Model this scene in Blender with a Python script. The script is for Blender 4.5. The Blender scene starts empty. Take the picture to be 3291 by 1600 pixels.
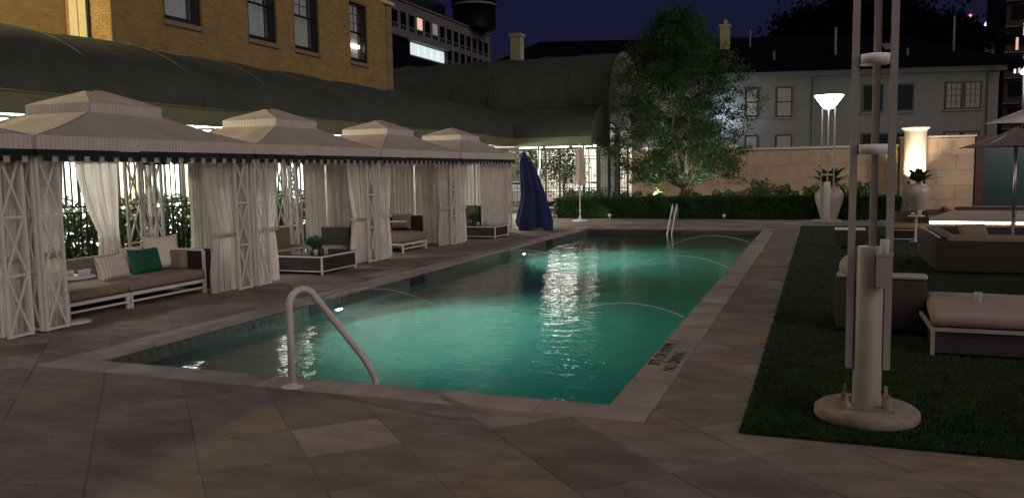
import bpy, bmesh, math, random
import numpy as np
from mathutils import Vector, Matrix
sc = bpy.context.scene
COL = sc.collection
PI = math.pi
rnd = random.Random(7)
nr = np.random.RandomState(11)

# ------------------------------------------------------------ camera
cam = bpy.data.cameras.new('camera'); camo = bpy.data.objects.new('camera', cam); COL.objects.link(camo)
cam.sensor_width = 36; cam.lens = 28.62; cam.clip_start = 0.05; cam.clip_end = 2000
camo.matrix_world = Matrix(((0.93634, -0.01782, 0.35064, 0), (0.35071, 0.09422, -0.93173, 0), (-0.01643, 0.99539, 0.09447, 1.85), (0, 0, 0, 1)))
sc.camera = camo
# ------------------------------------------------------------ world and faint city glow
w = bpy.data.worlds.new('World'); sc.world = w; w.use_nodes = True
nt = w.node_tree; nt.nodes.clear()
wo = nt.nodes.new('ShaderNodeOutputWorld'); bg = nt.nodes.new('ShaderNodeBackground')
tc = nt.nodes.new('ShaderNodeTexCoord'); sx = nt.nodes.new('ShaderNodeSeparateXYZ'); cr = nt.nodes.new('ShaderNodeValToRGB')
nt.links.new(tc.outputs['Generated'], sx.inputs[0]); nt.links.new(sx.outputs['Z'], cr.inputs[0]); nt.links.new(cr.outputs[0], bg.inputs[0]); nt.links.new(bg.outputs[0], wo.inputs[0])
cr.color_ramp.elements[0].position = 0.0; cr.color_ramp.elements[0].color = (0.0105, 0.0105, 0.026, 1)
cr.color_ramp.elements[1].position = 0.45; cr.color_ramp.elements[1].color = (0.0050, 0.0055, 0.034, 1)
bg.inputs[1].default_value = 1.0
sun = bpy.data.lights.new('city_glow', 'SUN'); suno = bpy.data.objects.new('city_glow', sun); COL.objects.link(suno)
sun.energy = 0.82; sun.angle = math.radians(50); sun.color = (1.0, 0.83, 0.73)
suno.rotation_euler = Vector((-0.76, 0.50, -0.44)).to_track_quat('-Z', 'Y').to_euler()
sc.view_settings.view_transform = 'Standard'; sc.view_settings.look = 'None'; sc.view_settings.gamma = 1; sc.view_settings.exposure = 0
sc.view_settings.use_curve_mapping = False
cy = sc.cycles
cy.use_denoising = True; cy.caustics_refractive = False; cy.caustics_reflective = False
cy.max_bounces = 8; cy.transmission_bounces = 8; cy.transparent_max_bounces = 12; cy.diffuse_bounces = 3; cy.glossy_bounces = 4; cy.volume_bounces = 1
cy.sample_clamp_indirect = 3.0

# ------------------------------------------------------------ materials
def mat(name, c=(.5, .5, .5), rough=.6, metal=0, c2=None, scale=5, bump=0, bscale=40, emit=None, es=0, spec=.5, detail=4, stretch=None, island=0, trans=0, tone=False):
    m = bpy.data.materials.new(name); m.use_nodes = True
    n = m.node_tree.nodes; l = m.node_tree.links; b = n['Principled BSDF']
    b.inputs['Roughness'].default_value = rough; b.inputs['Metallic'].default_value = metal
    b.inputs['Specular IOR Level'].default_value = spec
    b.inputs['Base Color'].default_value = (*c, 1)
    t = n.new('ShaderNodeTexCoord'); src = t.outputs['Object']
    if stretch:
        mp = n.new('ShaderNodeMapping'); mp.inputs['Scale'].default_value = stretch; l.new(src, mp.inputs[0]); src = mp.outputs[0]
    if c2 is not None:
        nz = n.new('ShaderNodeTexNoise'); nz.inputs['Scale'].default_value = scale; nz.inputs['Detail'].default_value = detail; nz.inputs['Roughness'].default_value = .65
        l.new(src, nz.inputs['Vector'])
        r = n.new('ShaderNodeValToRGB'); r.color_ramp.elements[0].position = .33; r.color_ramp.elements[1].position = .67
        r.color_ramp.elements[0].color = (*c, 1); r.color_ramp.elements[1].color = (*c2, 1)
        l.new(nz.outputs[0], r.inputs[0]); out = r.outputs[0]
        if island:
            g = n.new('ShaderNodeNewGeometry'); mx = n.new('ShaderNodeMixRGB'); mx.blend_type = 'MULTIPLY'; mx.inputs[0].default_value = 1
            mr = n.new('ShaderNodeMapRange'); mr.inputs['To Min'].default_value = 1 - island; mr.inputs['To Max'].default_value = 1 + island
            l.new(g.outputs['Random Per Island'], mr.inputs[0]); l.new(out, mx.inputs[1]); l.new(mr.outputs[0], mx.inputs[2]); out = mx.outputs[0]
        if tone:
            a = n.new('ShaderNodeAttribute'); a.attribute_name = 'tone'; mx = n.new('ShaderNodeMixRGB'); mx.blend_type = 'MULTIPLY'; mx.inputs[0].default_value = 1
            l.new(out, mx.inputs[1]); l.new(a.outputs['Color'], mx.inputs[2]); out = mx.outputs[0]
        l.new(out, b.inputs['Base Color'])
    if bump:
        nz2 = n.new('ShaderNodeTexNoise'); nz2.inputs['Scale'].default_value = bscale; nz2.inputs['Detail'].default_value = 5; l.new(src, nz2.inputs['Vector'])
        bp = n.new('ShaderNodeBump'); bp.inputs['Strength'].default_value = bump; bp.inputs['Distance'].default_value = .02
        l.new(nz2.outputs[0], bp.inputs['Height']); l.new(bp.outputs[0], b.inputs['Normal'])
    if emit: b.inputs['Emission Color'].default_value = (*emit, 1); b.inputs['Emission Strength'].default_value = es
    if trans:
        tr = n.new('ShaderNodeBsdfTranslucent'); ms = n.new('ShaderNodeMixShader'); ms.inputs[0].default_value = trans
        src2 = b.inputs['Base Color'].links[0].from_socket if b.inputs['Base Color'].links else None
        if src2: l.new(src2, tr.inputs[0])
        else: tr.inputs[0].default_value = (*c, 1)
        o = n['Material Output']; l.new(b.outputs[0], ms.inputs[1]); l.new(tr.outputs[0], ms.inputs[2]); l.new(ms.outputs[0], o.inputs[0])
    return m
def stripes(m, period, width, dark):           # thin woven pinstripes across u (UV in metres)
    n = m.node_tree.nodes; l = m.node_tree.links; b = n['Principled BSDF']
    uv = n.new('ShaderNodeUVMap'); s = n.new('ShaderNodeSeparateXYZ'); l.new(uv.outputs[0], s.inputs[0])
    d = n.new('ShaderNodeMath'); d.operation = 'DIVIDE'; d.inputs[1].default_value = period; l.new(s.outputs[0], d.inputs[0])
    f = n.new('ShaderNodeMath'); f.operation = 'FRACT'; l.new(d.outputs[0], f.inputs[0])
    g = n.new('ShaderNodeMath'); g.operation = 'LESS_THAN'; g.inputs[1].default_value = width / period; l.new(f.outputs[0], g.inputs[0])
    mx = n.new('ShaderNodeMixRGB'); l.new(g.outputs[0], mx.inputs[0])
    old = b.inputs['Base Color'].links[0].from_socket
    tos = [k.to_socket for k in old.links]
    for k in list(old.links): l.remove(k)
    l.new(old, mx.inputs[1]); mx.inputs[2].default_value = (*dark, 1)
    for t_ in tos: l.new(mx.outputs[0], t_)
    return m
M = {}
M['stone'] = mat('flagstone', (.165, .145, .125), .85, c2=(.285, .252, .220), scale=1.7, bump=.7, bscale=6, detail=8, tone=True, stretch=(1, 2.4, 1), spec=.35)
_m = M['stone']; _n = _m.node_tree.nodes; _l = _m.node_tree.links; _b = _n['Principled BSDF']
_t = _n.new('ShaderNodeTexCoord'); _mp = _n.new('ShaderNodeMapping'); _mp.inputs['Scale'].default_value = (.8, 2.3, 1); _mp.inputs['Rotation'].default_value = (0, 0, .5); _l.new(_t.outputs['Object'], _mp.inputs[0])
_nz = _n.new('ShaderNodeTexNoise'); _nz.inputs['Scale'].default_value = .9; _nz.inputs['Detail'].default_value = 4; _l.new(_mp.outputs[0], _nz.inputs[0])
_s = _n.new('ShaderNodeMath'); _s.operation = 'SUBTRACT'; _s.inputs[1].default_value = .5; _l.new(_nz.outputs[0], _s.inputs[0]); _ab = _n.new('ShaderNodeMath'); _ab.operation = 'ABSOLUTE'; _l.new(_s.outputs[0], _ab.inputs[0])
_mr = _n.new('ShaderNodeMapRange'); _mr.inputs['From Max'].default_value = .0045; _mr.inputs['To Min'].default_value = .62; _mr.inputs['To Max'].default_value = 1; _l.new(_ab.outputs[0], _mr.inputs[0])
_mx = _n.new('ShaderNodeMixRGB'); _mx.blend_type = 'MULTIPLY'; _mx.inputs[0].default_value = 1; _o = _b.inputs['Base Color'].links[0].from_socket; _l.new(_o, _mx.inputs[1]); _l.new(_mr.outputs[0], _mx.inputs[2]); _l.new(_mx.outputs[0], _b.inputs['Base Color'])
M['grout'] = mat('grout', (.16, .14, .125), .9, c2=(.24, .21, .185), scale=12)
M['coping'] = mat('coping_stone', (.31, .27, .245), .7, c2=(.40, .355, .325), scale=3, bump=.4, bscale=14, tone=True, spec=.3)
M['plaster'] = mat('pool_plaster', (.19, .235, .215), .9, c2=(.27, .32, .295), scale=1.1, detail=5)
M['tile'] = mat('waterline_tile', (.07, .085, .080), .3, c2=(.12, .13, .12), scale=6)
M['tiletext'] = mat('tile_lettering', (.012, .014, .02), .5)
M['dark'] = mat('black_recess', (.008, .010, .014), .5)
M['roofcloth'] = stripes(mat('canopy_cloth', (.48, .43, .38), .85, c2=(.57, .51, .45), scale=2, bump=.4, bscale=4, trans=.18), .070, .009, (.40, .36, .33))
M['valcloth'] = stripes(mat('valance_cloth', (.62, .56, .50), .85, c2=(.71, .65, .59), scale=3, bump=.15, bscale=8, trans=.12), .062, .008, (.38, .35, .33))
M['seam'] = mat('seam', (.30, .27, .25), .8)
M['curtain'] = stripes(mat('curtain_cloth', (.70, .65, .59), .9, c2=(.84, .79, .73), scale=3, bump=.25, bscale=12, trans=.5), .095, .008, (.42, .38, .35))
M['black'] = mat('black_trim', (.006, .006, .008), .85)
M['white'] = mat('white_metal', (.70, .66, .62), .5, c2=(.78, .74, .70), scale=9)
M['rail'] = mat('painted_rail', (.62, .55, .53), .22, c2=(.68, .61, .59), scale=4)
M['steel'] = mat('brushed_steel', (.55, .55, .54), .28, .9, c2=(.62, .62, .60), scale=30)
M['cushion'] = mat('cushion_taupe', (.235, .190, .145), .92, c2=(.29, .235, .185), scale=14, bump=.3, bscale=120)
M['cushionpink'] = mat('cushion_beige', (.36, .27, .22), .9, c2=(.46, .36, .30), scale=5, bump=.6, bscale=7, stretch=(1, 3, 1))
M['wicker'] = mat('wicker_dark', (.018, .015, .014), .6, c2=(.042, .034, .031), scale=60, bump=.9, bscale=90, stretch=(1, 1, 2.5))
M['wickerlight'] = mat('wicker_brown', (.034, .027, .025), .6, c2=(.065, .050, .045), scale=60, bump=.9, bscale=90, stretch=(1, 1, 2.5))
M['pwhite'] = mat('pillow_white', (.72, .68, .62), .95, c2=(.78, .74, .68), scale=14, bump=.25, bscale=60)
M['pstripe'] = stripes(mat('pillow_stripe', (.70, .66, .60), .95, c2=(.76, .72, .66), scale=14, bump=.2, bscale=60), .062, .007, (.16, .14, .13))
M['pgreen'] = mat('pillow_green', (.006, .075, .045), .8, c2=(.010, .11, .065), scale=14, bump=.2, bscale=80)
M['blackglass'] = mat('black_glass', (.01, .01, .011), .08)
M['glass'] = mat('drinking_glass', (.85, .87, .88), .08, spec=.8)
def clearmat(name, tint, face=.10):
    m = bpy.data.materials.new(name); m.use_nodes = True; n = m.node_tree.nodes; l = m.node_tree.links; n.clear()
    o = n.new('ShaderNodeOutputMaterial'); t = n.new('ShaderNodeBsdfTransparent'); g = n.new('ShaderNodeBsdfGlossy'); g.inputs['Roughness'].default_value = .05; g.inputs['Color'].default_value = (.9, .92, .95, 1)
    t.inputs['Color'].default_value = (*tint, 1); lw = n.new('ShaderNodeLayerWeight'); lw.inputs['Blend'].default_value = .35; mr = n.new('ShaderNodeMapRange'); mr.inputs['To Min'].default_value = face; mr.inputs['To Max'].default_value = face + .3
    mx = n.new('ShaderNodeMixShader'); l.new(lw.outputs['Facing'], mr.inputs[0]); l.new(mr.outputs[0], mx.inputs[0]); l.new(t.outputs[0], mx.inputs[1]); l.new(g.outputs[0], mx.inputs[2]); l.new(mx.outputs[0], o.inputs[0]); return m
_b = M['glass'].node_tree.nodes['Principled BSDF']; _b.inputs['Transmission Weight'].default_value = .75; _b.inputs['IOR'].default_value = 1.3
M['brick'] = mat('buff_brick', (.30, .195, .070), .85, c2=(.385, .265, .105), scale=1.5, bump=.3, bscale=60, island=.14)
M['mortar'] = mat('mortar', (.17, .12, .06), .95, c2=(.24, .17, .09), scale=8)
M['trim'] = mat('cream_trim', (.58, .50, .30), .7, c2=(.66, .57, .36), scale=4)
M['sillm'] = mat('sill_stone', (.22, .165, .095), .8, c2=(.27, .20, .12), scale=6)
M['sash'] = mat('dark_sash', (.014, .014, .012), .4)
M['drape'] = mat('hotel_drape', (.34, .33, .29), .9, c2=(.50, .48, .44), scale=9, stretch=(1, 3, .15), emit=(.9, .85, .75), es=.10)  # faint emission stands in for light on the drapes
M['pane'] = mat('window_pane', (.03, .035, .04), .04)
_b = M['pane'].node_tree.nodes['Principled BSDF']; _b.inputs['Transmission Weight'].default_value = .92; _b.inputs['IOR'].default_value = 1.1
M['pane'] = clearmat('window_pane', (.85, .88, .9), .025); M['glass'] = clearmat('drinking_glass', (.8, .84, .86), .5)
_n = M['glass'].node_tree.nodes; _l = M['glass'].node_tree.links; _d = _n.new('ShaderNodeBsdfDiffuse'); _d.inputs[0].default_value = (.85, .88, .9, 1); _tl = _n.new('ShaderNodeBsdfTranslucent'); _tl.inputs[0].default_value = (.85, .88, .9, 1); _a = _n.new('ShaderNodeMixShader'); _l.new(_d.outputs[0], _a.inputs[1]); _l.new(_tl.outputs[0], _a.inputs[2]); _mx = [q for q in _n if q.type == 'MIX_SHADER' and q != _a][0]; _l.new(_a.outputs[0], _mx.inputs[2])
M['awning'] = mat('awning_canvas', (.055, .063, .050), .9, spec=.1, c2=(.078, .088, .070), scale=1.2, bump=.25, bscale=3)
M['fascia'] = mat('awning_fascia', (.125, .145, .085), .8, c2=(.155, .175, .105), scale=1.5)
M['soffit'] = mat('soffit', (.78, .76, .70), .9)
M['panelglow'] = mat('panel_glow', (.9, .9, .9), .5, emit=(1, .96, .90), es=11)
M['lampglow'] = mat('lamp_glow', (.9, .9, .9), .5, emit=(1, .95, .88), es=14)
M['litwin'] = mat('lit_window', (.8, .8, .8), .5, c2=(.9, .9, .9), emit=(1, .97, .90), es=3.2)
M['litdrape'] = mat('lit_drape', (.55, .66, .66), .9, c2=(.75, .82, .82), scale=10, stretch=(1, 3, .1), emit=(.72, .88, .90), es=.55)
M['creamwall'] = mat('cream_wall', (.55, .46, .30), .85, c2=(.62, .53, .36), scale=3)
M['fence'] = mat('fence_iron', (.018, .020, .015), .5, metal=.2)
M['leafdark'] = mat('leaf_dark', (.020, .050, .014), .5, c2=(.045, .095, .028), scale=3, island=.5, trans=.3)
M['leafbox'] = mat('leaf_boxwood', (.022, .060, .016), .55, spec=.2, c2=(.045, .11, .028), scale=2, island=.5, trans=.25)
M['leaftree'] = mat('leaf_tree', (.028, .058, .024), .5, c2=(.060, .108, .040), scale=1.3, island=.45, spec=.12, trans=.3)
M['leafshrub'] = mat('leaf_shrub', (.035, .080, .020), .5, c2=(.085, .15, .035), scale=2.5, island=.5, trans=.3)
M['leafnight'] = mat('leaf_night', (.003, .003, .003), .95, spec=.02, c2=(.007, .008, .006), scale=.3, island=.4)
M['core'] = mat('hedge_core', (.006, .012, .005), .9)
M['bark'] = mat('bark', (.13, .11, .085), .85, c2=(.22, .19, .15), scale=8, bump=.5, bscale=25)
M['navy'] = mat('navy_cover', (.006, .014, .070), .85, c2=(.010, .021, .10), scale=2, bump=.3, bscale=4)
M['umbwhite'] = mat('umbrella_cloth', (.50, .44, .37), .85, c2=(.60, .53, .45), scale=4, bump=.3, bscale=9, trans=.15)
M['umbpink'] = mat('umbrella_pale', (.66, .58, .62), .8, c2=(.72, .64, .68), scale=3, trans=.25)
M['umbgrey'] = mat('umbrella_grey', (.24, .20, .185), .8, c2=(.28, .235, .215), scale=3, trans=.15)
M['tan'] = mat('tan_limestone', (.42, .32, .21), .8, c2=(.52, .40, .275), scale=1.7, bump=.3, bscale=12, tone=True, detail=7)
M['tanjoint'] = mat('tan_joint', (.24, .18, .12), .9)
M['pilaster'] = mat('pilaster_plaster', (.62, .54, .42), .7, c2=(.68, .60, .48), scale=3)
M['teal'] = mat('teal_door', (.004, .030, .034), .45, c2=(.006, .042, .046), scale=2)
M['darkbrick'] = mat('dark_brick', (.045, .028, .022), .85, c2=(.075, .045, .035), scale=5)
M['stucco'] = mat('grey_stucco', (.145, .155, .145), .9, c2=(.175, .185, .172), scale=1.2, bump=.2, bscale=20)
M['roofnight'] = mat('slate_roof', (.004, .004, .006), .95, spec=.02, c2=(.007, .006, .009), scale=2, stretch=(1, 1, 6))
M['blind'] = mat('window_blind', (.23, .21, .19), .8, c2=(.26, .24, .22), scale=2)
M['chim'] = mat('chimney_stucco', (.27, .26, .14), .9, c2=(.33, .31, .18), scale=2)
M['pot'] = mat('urn_glaze', (.34, .30, .27), .35, c2=(.42, .37, .33), scale=2)
M['concrete'] = mat('concrete', (.20, .165, .125), .9, c2=(.36, .30, .23), scale=6, bump=.5, bscale=18)
M['polepaint'] = mat('pole_paint', (.38, .35, .315), .45, c2=(.46, .425, .38), scale=6, spec=.4)
M['turf'] = mat('turf_base', (.010, .016, .008), .95, c2=(.018, .028, .012), scale=8)
M['grass'] = mat('grass_blade', (.026, .052, .024), .8, spec=.1, c2=(.048, .085, .038), scale=3, island=.5)
M['shade'] = mat('lamp_shade', (.9, .88, .9), .4, emit=(1, .90, .90), es=16)
M['led'] = mat('led_strip', (1, 1, 1), .5, emit=(1, .90, .72), es=9)
M['poollamp'] = mat('pool_lamp', (1, 1, 1), .5, emit=(1, 1, .97), es=60)
M['red'] = mat('red_beacon', (1, .1, .1), .5, emit=(1, .05, .08), es=12)
M['offwall'] = mat('office_wall', (.13, .13, .125), .8, c2=(.16, .16, .155), scale=.3)
M['offdark'] = mat('office_glass', (.004, .005, .007), .5, spec=.15)
M['offsill'] = mat('office_lintel', (.16, .16, .165), .7)
M['offlit'] = mat('office_lit', (.6, .7, .7), .5, c2=(.9, .9, .9), scale=.8, emit=(.78, .92, .95), es=.75)
M['dimlit'] = mat('dim_lit', (.4, .45, .5), .5, emit=(.6, .7, .8), es=.16)
M['warmlit'] = mat('warm_lit', (.8, .6, .5), .5, emit=(1, .62, .5), es=.7)
M['coollit'] = mat('cool_lit', (.8, .85, .9), .5, emit=(.75, .85, 1), es=1.2)
M['spray'] = mat('water_spray', (.92, .94, .92), .2, trans=.5, emit=(.8, .9, .88), es=.0)
M['foam'] = mat('water_foam', (.96, .98, .97), .4, trans=.65)
M['cyanlit'] = mat('cyan_light', (.2, 1, 1), .5, emit=(.1, .9, .9), es=6)
M['carwhite'] = mat('car_paint', (.70, .68, .66), .25)
M['tyre'] = mat('tyre', (.015, .015, .015), .8)
M['asphalt'] = mat('asphalt', (.045, .043, .042), .9, c2=(.06, .058, .056), scale=4)
M['soil'] = mat('mulch', (.035, .022, .014), .95, c2=(.06, .04, .025), scale=20, bump=.8, bscale=40)
M['succ'] = mat('plant_green', (.02, .085, .045), .5, c2=(.04, .14, .075), scale=20, island=.3)
M['blackpot'] = mat('plant_pot', (.018, .017, .016), .4)
M['palelit'] = mat('pale_wall', (.60, .56, .50), .9, c2=(.70, .66, .60), scale=1)
M['terrace'] = mat('terrace_stone', (.44, .34, .24), .8, c2=(.52, .41, .30), scale=2, bump=.2)

# ------------------------------------------------------------ mesh helpers
class MB:
    def __init__(s): s.v = []; s.f = []; s.uv = []; s.sm = []
    def add(s, vs, fs, uvs=None, smooth=False):
        o = len(s.v); s.v += [tuple(p) for p in vs]
        for i, f in enumerate(fs):
            s.f.append([k + o for k in f]); s.sm.append(smooth)
            s.uv.append([uvs[k] for k in f] if uvs else [(.05, 0)] * len(f))
        return s
    def box(s, x0, x1, y0, y1, z0, z1):
        v = [(x0, y0, z0), (x1, y0, z0), (x1, y1, z0), (x0, y1, z0), (x0, y0, z1), (x1, y0, z1), (x1, y1, z1), (x0, y1, z1)]
        return s.add(v, [(3, 2, 1, 0), (4, 5, 6, 7), (0, 1, 5, 4), (1, 2, 6, 5), (2, 3, 7, 6), (3, 0, 4, 7)])
    def bar(s, a, b, w_, d_=None, up=(0, 0, 1)):
        a = Vector(a); b = Vector(b); d_ = d_ or w_; t = (b - a).normalized(); u = Vector(up)
        if abs(t.dot(u)) > .98: u = Vector((1, 0, 0))
        sx_ = t.cross(u).normalized(); sy_ = sx_.cross(t).normalized()
        v = []
        for p in (a, b):
            for i, j in ((-1, -1), (1, -1), (1, 1), (-1, 1)): v.append(p + sx_ * i * w_ / 2 + sy_ * j * d_ / 2)
        return s.add(v, [(3, 2, 1, 0), (4, 5, 6, 7), (0, 1, 5, 4), (1, 2, 6, 5), (2, 3, 7, 6), (3, 0, 4, 7)])
    def tube(s, pts, rad, seg=8, cap=True):
        pts = [Vector(p) for p in pts]; n = len(pts)
        rs = rad if isinstance(rad, (list, tuple)) else [rad] * n
        v = []; ref = None
        for i, p in enumerate(pts):
            t = (pts[min(i + 1, n - 1)] - pts[max(i - 1, 0)]).normalized()
            if ref is None: ref = Vector((0, 0, 1)) if abs(t.z) < .9 else Vector((1, 0, 0))
            a = t.cross(ref).normalized(); b = a.cross(t).normalized(); ref = b
            for k in range(seg):
                an = 2 * PI * k / seg; v.append(p + (a * math.cos(an) + b * math.sin(an)) * rs[i])
        f = []
        for i in range(n - 1):
            for k in range(seg):
                k2 = (k + 1) % seg; f.append((i * seg + k, i * seg + k2, (i + 1) * seg + k2, (i + 1) * seg + k))
        if cap: f.append(tuple(range(seg))[::-1]); f.append(tuple(range((n - 1) * seg, n * seg)))
        return s.add(v, f, smooth=True)
    def lathe(s, prof, c=(0, 0, 0), seg=24, smooth=True, cap=True):
        v = []; f = []; n = len(prof)
        for r, z in prof:
            for k in range(seg):
                a = 2 * PI * k / seg; v.append((c[0] + r * math.cos(a), c[1] + r * math.sin(a), c[2] + z))
        for i in range(n - 1):
            for k in range(seg):
                k2 = (k + 1) % seg; f.append((i * seg + k, i * seg + k2, (i + 1) * seg + k2, (i + 1) * seg + k))
        s.add(v, f, smooth=smooth)
        if cap and prof[0][0] > 1e-4: s.add(v[:seg], [tuple(range(seg))[::-1]])
        if cap and prof[-1][0] > 1e-4: s.add(v[-seg:], [tuple(range(seg))])
        return s
    def grid(s, fn, nu, nv, uvfn=None, smooth=True):
        v = []; uv = []
        for j in range(nv + 1):
            for i in range(nu + 1):
                v.append(fn(i / nu, j / nv)); uv.append(uvfn(i / nu, j / nv) if uvfn else (0, 0))
        f = [(j * (nu + 1) + i, j * (nu + 1) + i + 1, (j + 1) * (nu + 1) + i + 1, (j + 1) * (nu + 1) + i) for j in range(nv) for i in range(nu)]
        return s.add(v, f, uv, smooth)
    def prism(s, poly, z0, z1):
        n = len(poly); v = [(x, y, z0) for x, y in poly] + [(x, y, z1) for x, y in poly]
        return s.add(v, [tuple(range(n))[::-1], tuple(range(n, 2 * n))] + [(i, (i + 1) % n, (i + 1) % n + n, i + n) for i in range(n)])
    def mesh(s, name, m):
        me = bpy.data.meshes.new(name); me.from_pydata(s.v, [], s.f)
        uvl = me.uv_layers.new(name='UVMap'); flat = [c for f in s.uv for p in f for c in p]
        uvl.data.foreach_set('uv', flat); me.polygons.foreach_set('use_smooth', s.sm)
        me.materials.append(M[m] if isinstance(m, str) else m); me.update(); return me
def rbox(x0, x1, y0, y1, z0, z1, r=.04, seg=2, puff=0):
    bm = bmesh.new(); bmesh.ops.create_cube(bm, size=1)
    for v in bm.verts: v.co = Vector(((x0 + x1) / 2 + v.co.x * (x1 - x0), (y0 + y1) / 2 + v.co.y * (y1 - y0), (z0 + z1) / 2 + v.co.z * (z1 - z0)))
    bmesh.ops.bevel(bm, geom=list(bm.edges), offset=r, segments=seg, profile=.5, affect='EDGES')
    m = MB(); bm.verts.index_update(); m.add([v.co[:] for v in bm.verts], [[v.index for v in f.verts] for f in bm.faces], smooth=True); bm.free(); return m
def O(name, me, parent=None, loc=(0, 0, 0), rz=0, kind=None):
    o = bpy.data.objects.new(name, me); COL.objects.link(o); o.location = loc
    if rz: o.rotation_euler = (0, 0, rz)
    if parent: o.parent = parent
    if kind: o['kind'] = kind
    return o
def P(name, mb, m, parent=None, loc=(0, 0, 0), rz=0, kind=None): return O(name, mb.mesh(name, m), parent, loc, rz, kind)
def tag(o, label, cat, group=None):
    o['label'] = label; o['category'] = cat
    if group: o['group'] = group
    return o
def T(name, label, cat, loc=(0, 0, 0), rz=0, group=None):
    o = bpy.data.objects.new(name, None); COL.objects.link(o); o.location = loc; o.rotation_euler = (0, 0, rz); o.empty_display_size = .2
    return tag(o, label, cat, group)
def S(name, mb, m, loc=(0, 0, 0)): return P(name, mb, m, None, loc, 0, 'structure')
def dup(root, loc, rz=None, label=None):
    ch = {}
    for o in bpy.data.objects:
        if o.parent: ch.setdefault(o.parent, []).append(o)
    r = root.copy(); COL.objects.link(r); r.location = loc
    if rz is not None: r.rotation_euler = (0, 0, rz)
    if label: r['label'] = label
    for c in ch.get(root, []):
        c2 = c.copy(); COL.objects.link(c2); c2.parent = r
        for g in ch.get(c, []):
            g2 = g.copy(); COL.objects.link(g2); g2.parent = c2
    return r
def leaves(name, pts, size, m, parent=None, kind=None, flat=0, aspect=.55, seed=0):
    rs = np.random.RandomState(seed + 5); pts = np.asarray(pts, float); n = len(pts)
    d = rs.normal(size=(n, 3)); d[:, 2] *= 1 - flat; d /= np.linalg.norm(d, axis=1)[:, None]
    u = rs.normal(size=(n, 3)); u -= d * (u * d).sum(1)[:, None]; u /= np.linalg.norm(u, axis=1)[:, None]
    sz = size * rs.uniform(.6, 1.35, n)[:, None]
    a = pts - d * sz * .5; c = pts + d * sz * .5; b = pts + u * sz * aspect * .5; e = pts - u * sz * aspect * .5
    V = np.stack([a, b, c, e], 1).reshape(-1, 3)
    me = bpy.data.meshes.new(name); me.vertices.add(4 * n); me.vertices.foreach_set('co', V.ravel())
    me.loops.add(4 * n); me.loops.foreach_set('vertex_index', np.arange(4 * n)); me.polygons.add(n)
    me.polygons.foreach_set('loop_start', np.arange(0, 4 * n, 4)); me.update(calc_edges=True); me.materials.append(M[m])
    return O(name, me, parent, kind=kind)
def settone(me, rgb):
    a = me.color_attributes.new('tone', 'FLOAT_COLOR', 'CORNER')
    n = len(a.data)
    a.data.foreach_set('color', [*rgb, 1.0] * n)
def light(name, kind, loc, energy, color=(1, 1, 1), size=.1, parent=None, to=None, spot=None, blend=.5):
    L = bpy.data.lights.new(name, kind); L.energy = energy; L.color = color
    if kind == 'AREA': L.shape = 'DISK'; L.size = size
    else: L.shadow_soft_size = size
    if kind == 'SPOT': L.spot_size = math.radians(spot); L.spot_blend = blend
    o = bpy.data.objects.new(name, L); COL.objects.link(o); o.location = loc
    if to is not None: o.rotation_euler = (Vector(to) - Vector(loc)).to_track_quat('-Z', 'Y').to_euler()
    if parent: o.parent = parent
    return o

# ============================================================ SETTING
S('ground', MB().add([(-400, -60, -1.6), (400, -60, -1.6), (400, 700, -1.6), (-400, 700, -1.6)], [(0, 1, 2, 3)]), 'asphalt')
# deck base with a hole for the pool
PX0, PX1, PY0, PY1 = -6.95, -1.52, 6.16, 25.46
db = MB()
for a in ((-17.4, PX0 - .03, -4, 34), (PX1 + .03, 8, -4, 34), (PX0 - .03, PX1 + .03, -4, PY0 - .03), (PX0 - .03, PX1 + .03, PY1 + .03, 34)):
    db.box(a[0], a[1], a[2], a[3], -.3, -.0075)
deck = S('paving', db, 'grout')
def clip(poly, ax, val, sgn):
    out = []
    for i in range(len(poly)):
        p, q = poly[i], poly[(i + 1) % len(poly)]
        dp = (p[ax] - val) * sgn; dq = (q[ax] - val) * sgn
        if dp >= 0: out.append(p)
        if dp * dq < 0:
            t = dp / (dp - dq); out.append((p[0] + (q[0] - p[0]) * t, p[1] + (q[1] - p[1]) * t))
    return out
def area(p): return abs(sum(p[i][0] * p[(i + 1) % len(p)][1] - p[(i + 1) % len(p)][0] * p[i][1] for i in range(len(p)))) / 2
tones = [(1.0, .97, .96), (.84, .83, .86), (1.06, .98, .90), (.76, .74, .78), (1.30, 1.24, 1.26), (.94, .90, .90), (1.02, .92, .80), (.88, .88, .94), (.98, .96, .90), (1.15, 1.10, 1.10), (.92, .90, .92)]
h = .462; regs = [(-13.6, 3.9, 2.6, 5.795), (-13.6, -7.315, 5.795, 31.2), (-1.155, -.475, 5.795, 27.3), (-7.315, -.475, 25.83, 29.2), (-7.315, 3.4, 29.2, 31.1), (-.475, 3.2, 28.0, 29.2)]
stones = []
for i in range(-26, 16):
    for j in range(-6, 60):
        if (i + j) % 2: continue
        cx_, cy_ = -2.66 + h * i, 5.32 + h * j
        g = .0035; e = h - g * 1.41
        dia = [(cx_ - e, cy_), (cx_, cy_ - e), (cx_ + e, cy_), (cx_, cy_ + e)]
        rr = random.Random(i * 977 + j * 131)
        dia = [(x + rr.uniform(-.005, .005), y + rr.uniform(-.005, .005)) for x, y in dia]
        tn = rr.choice(tones); k_ = rr.uniform(.9, 1.08); tn = tuple(t * k_ for t in tn); dz = rr.uniform(-.004, .001); tilt = (rr.uniform(-.0025, .0025), rr.uniform(-.0025, .0025))
        for (x0, x1, y0, y1) in regs:
            p = clip(clip(clip(clip(dia, 0, x0, 1), 0, x1, -1), 1, y0, 1), 1, y1, -1)
            if len(p) >= 3 and area(p) > .008: stones.append((math.hypot(cx_, cy_ - 0.0), p, tn, dz, (cx_, cy_), tilt))
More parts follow.
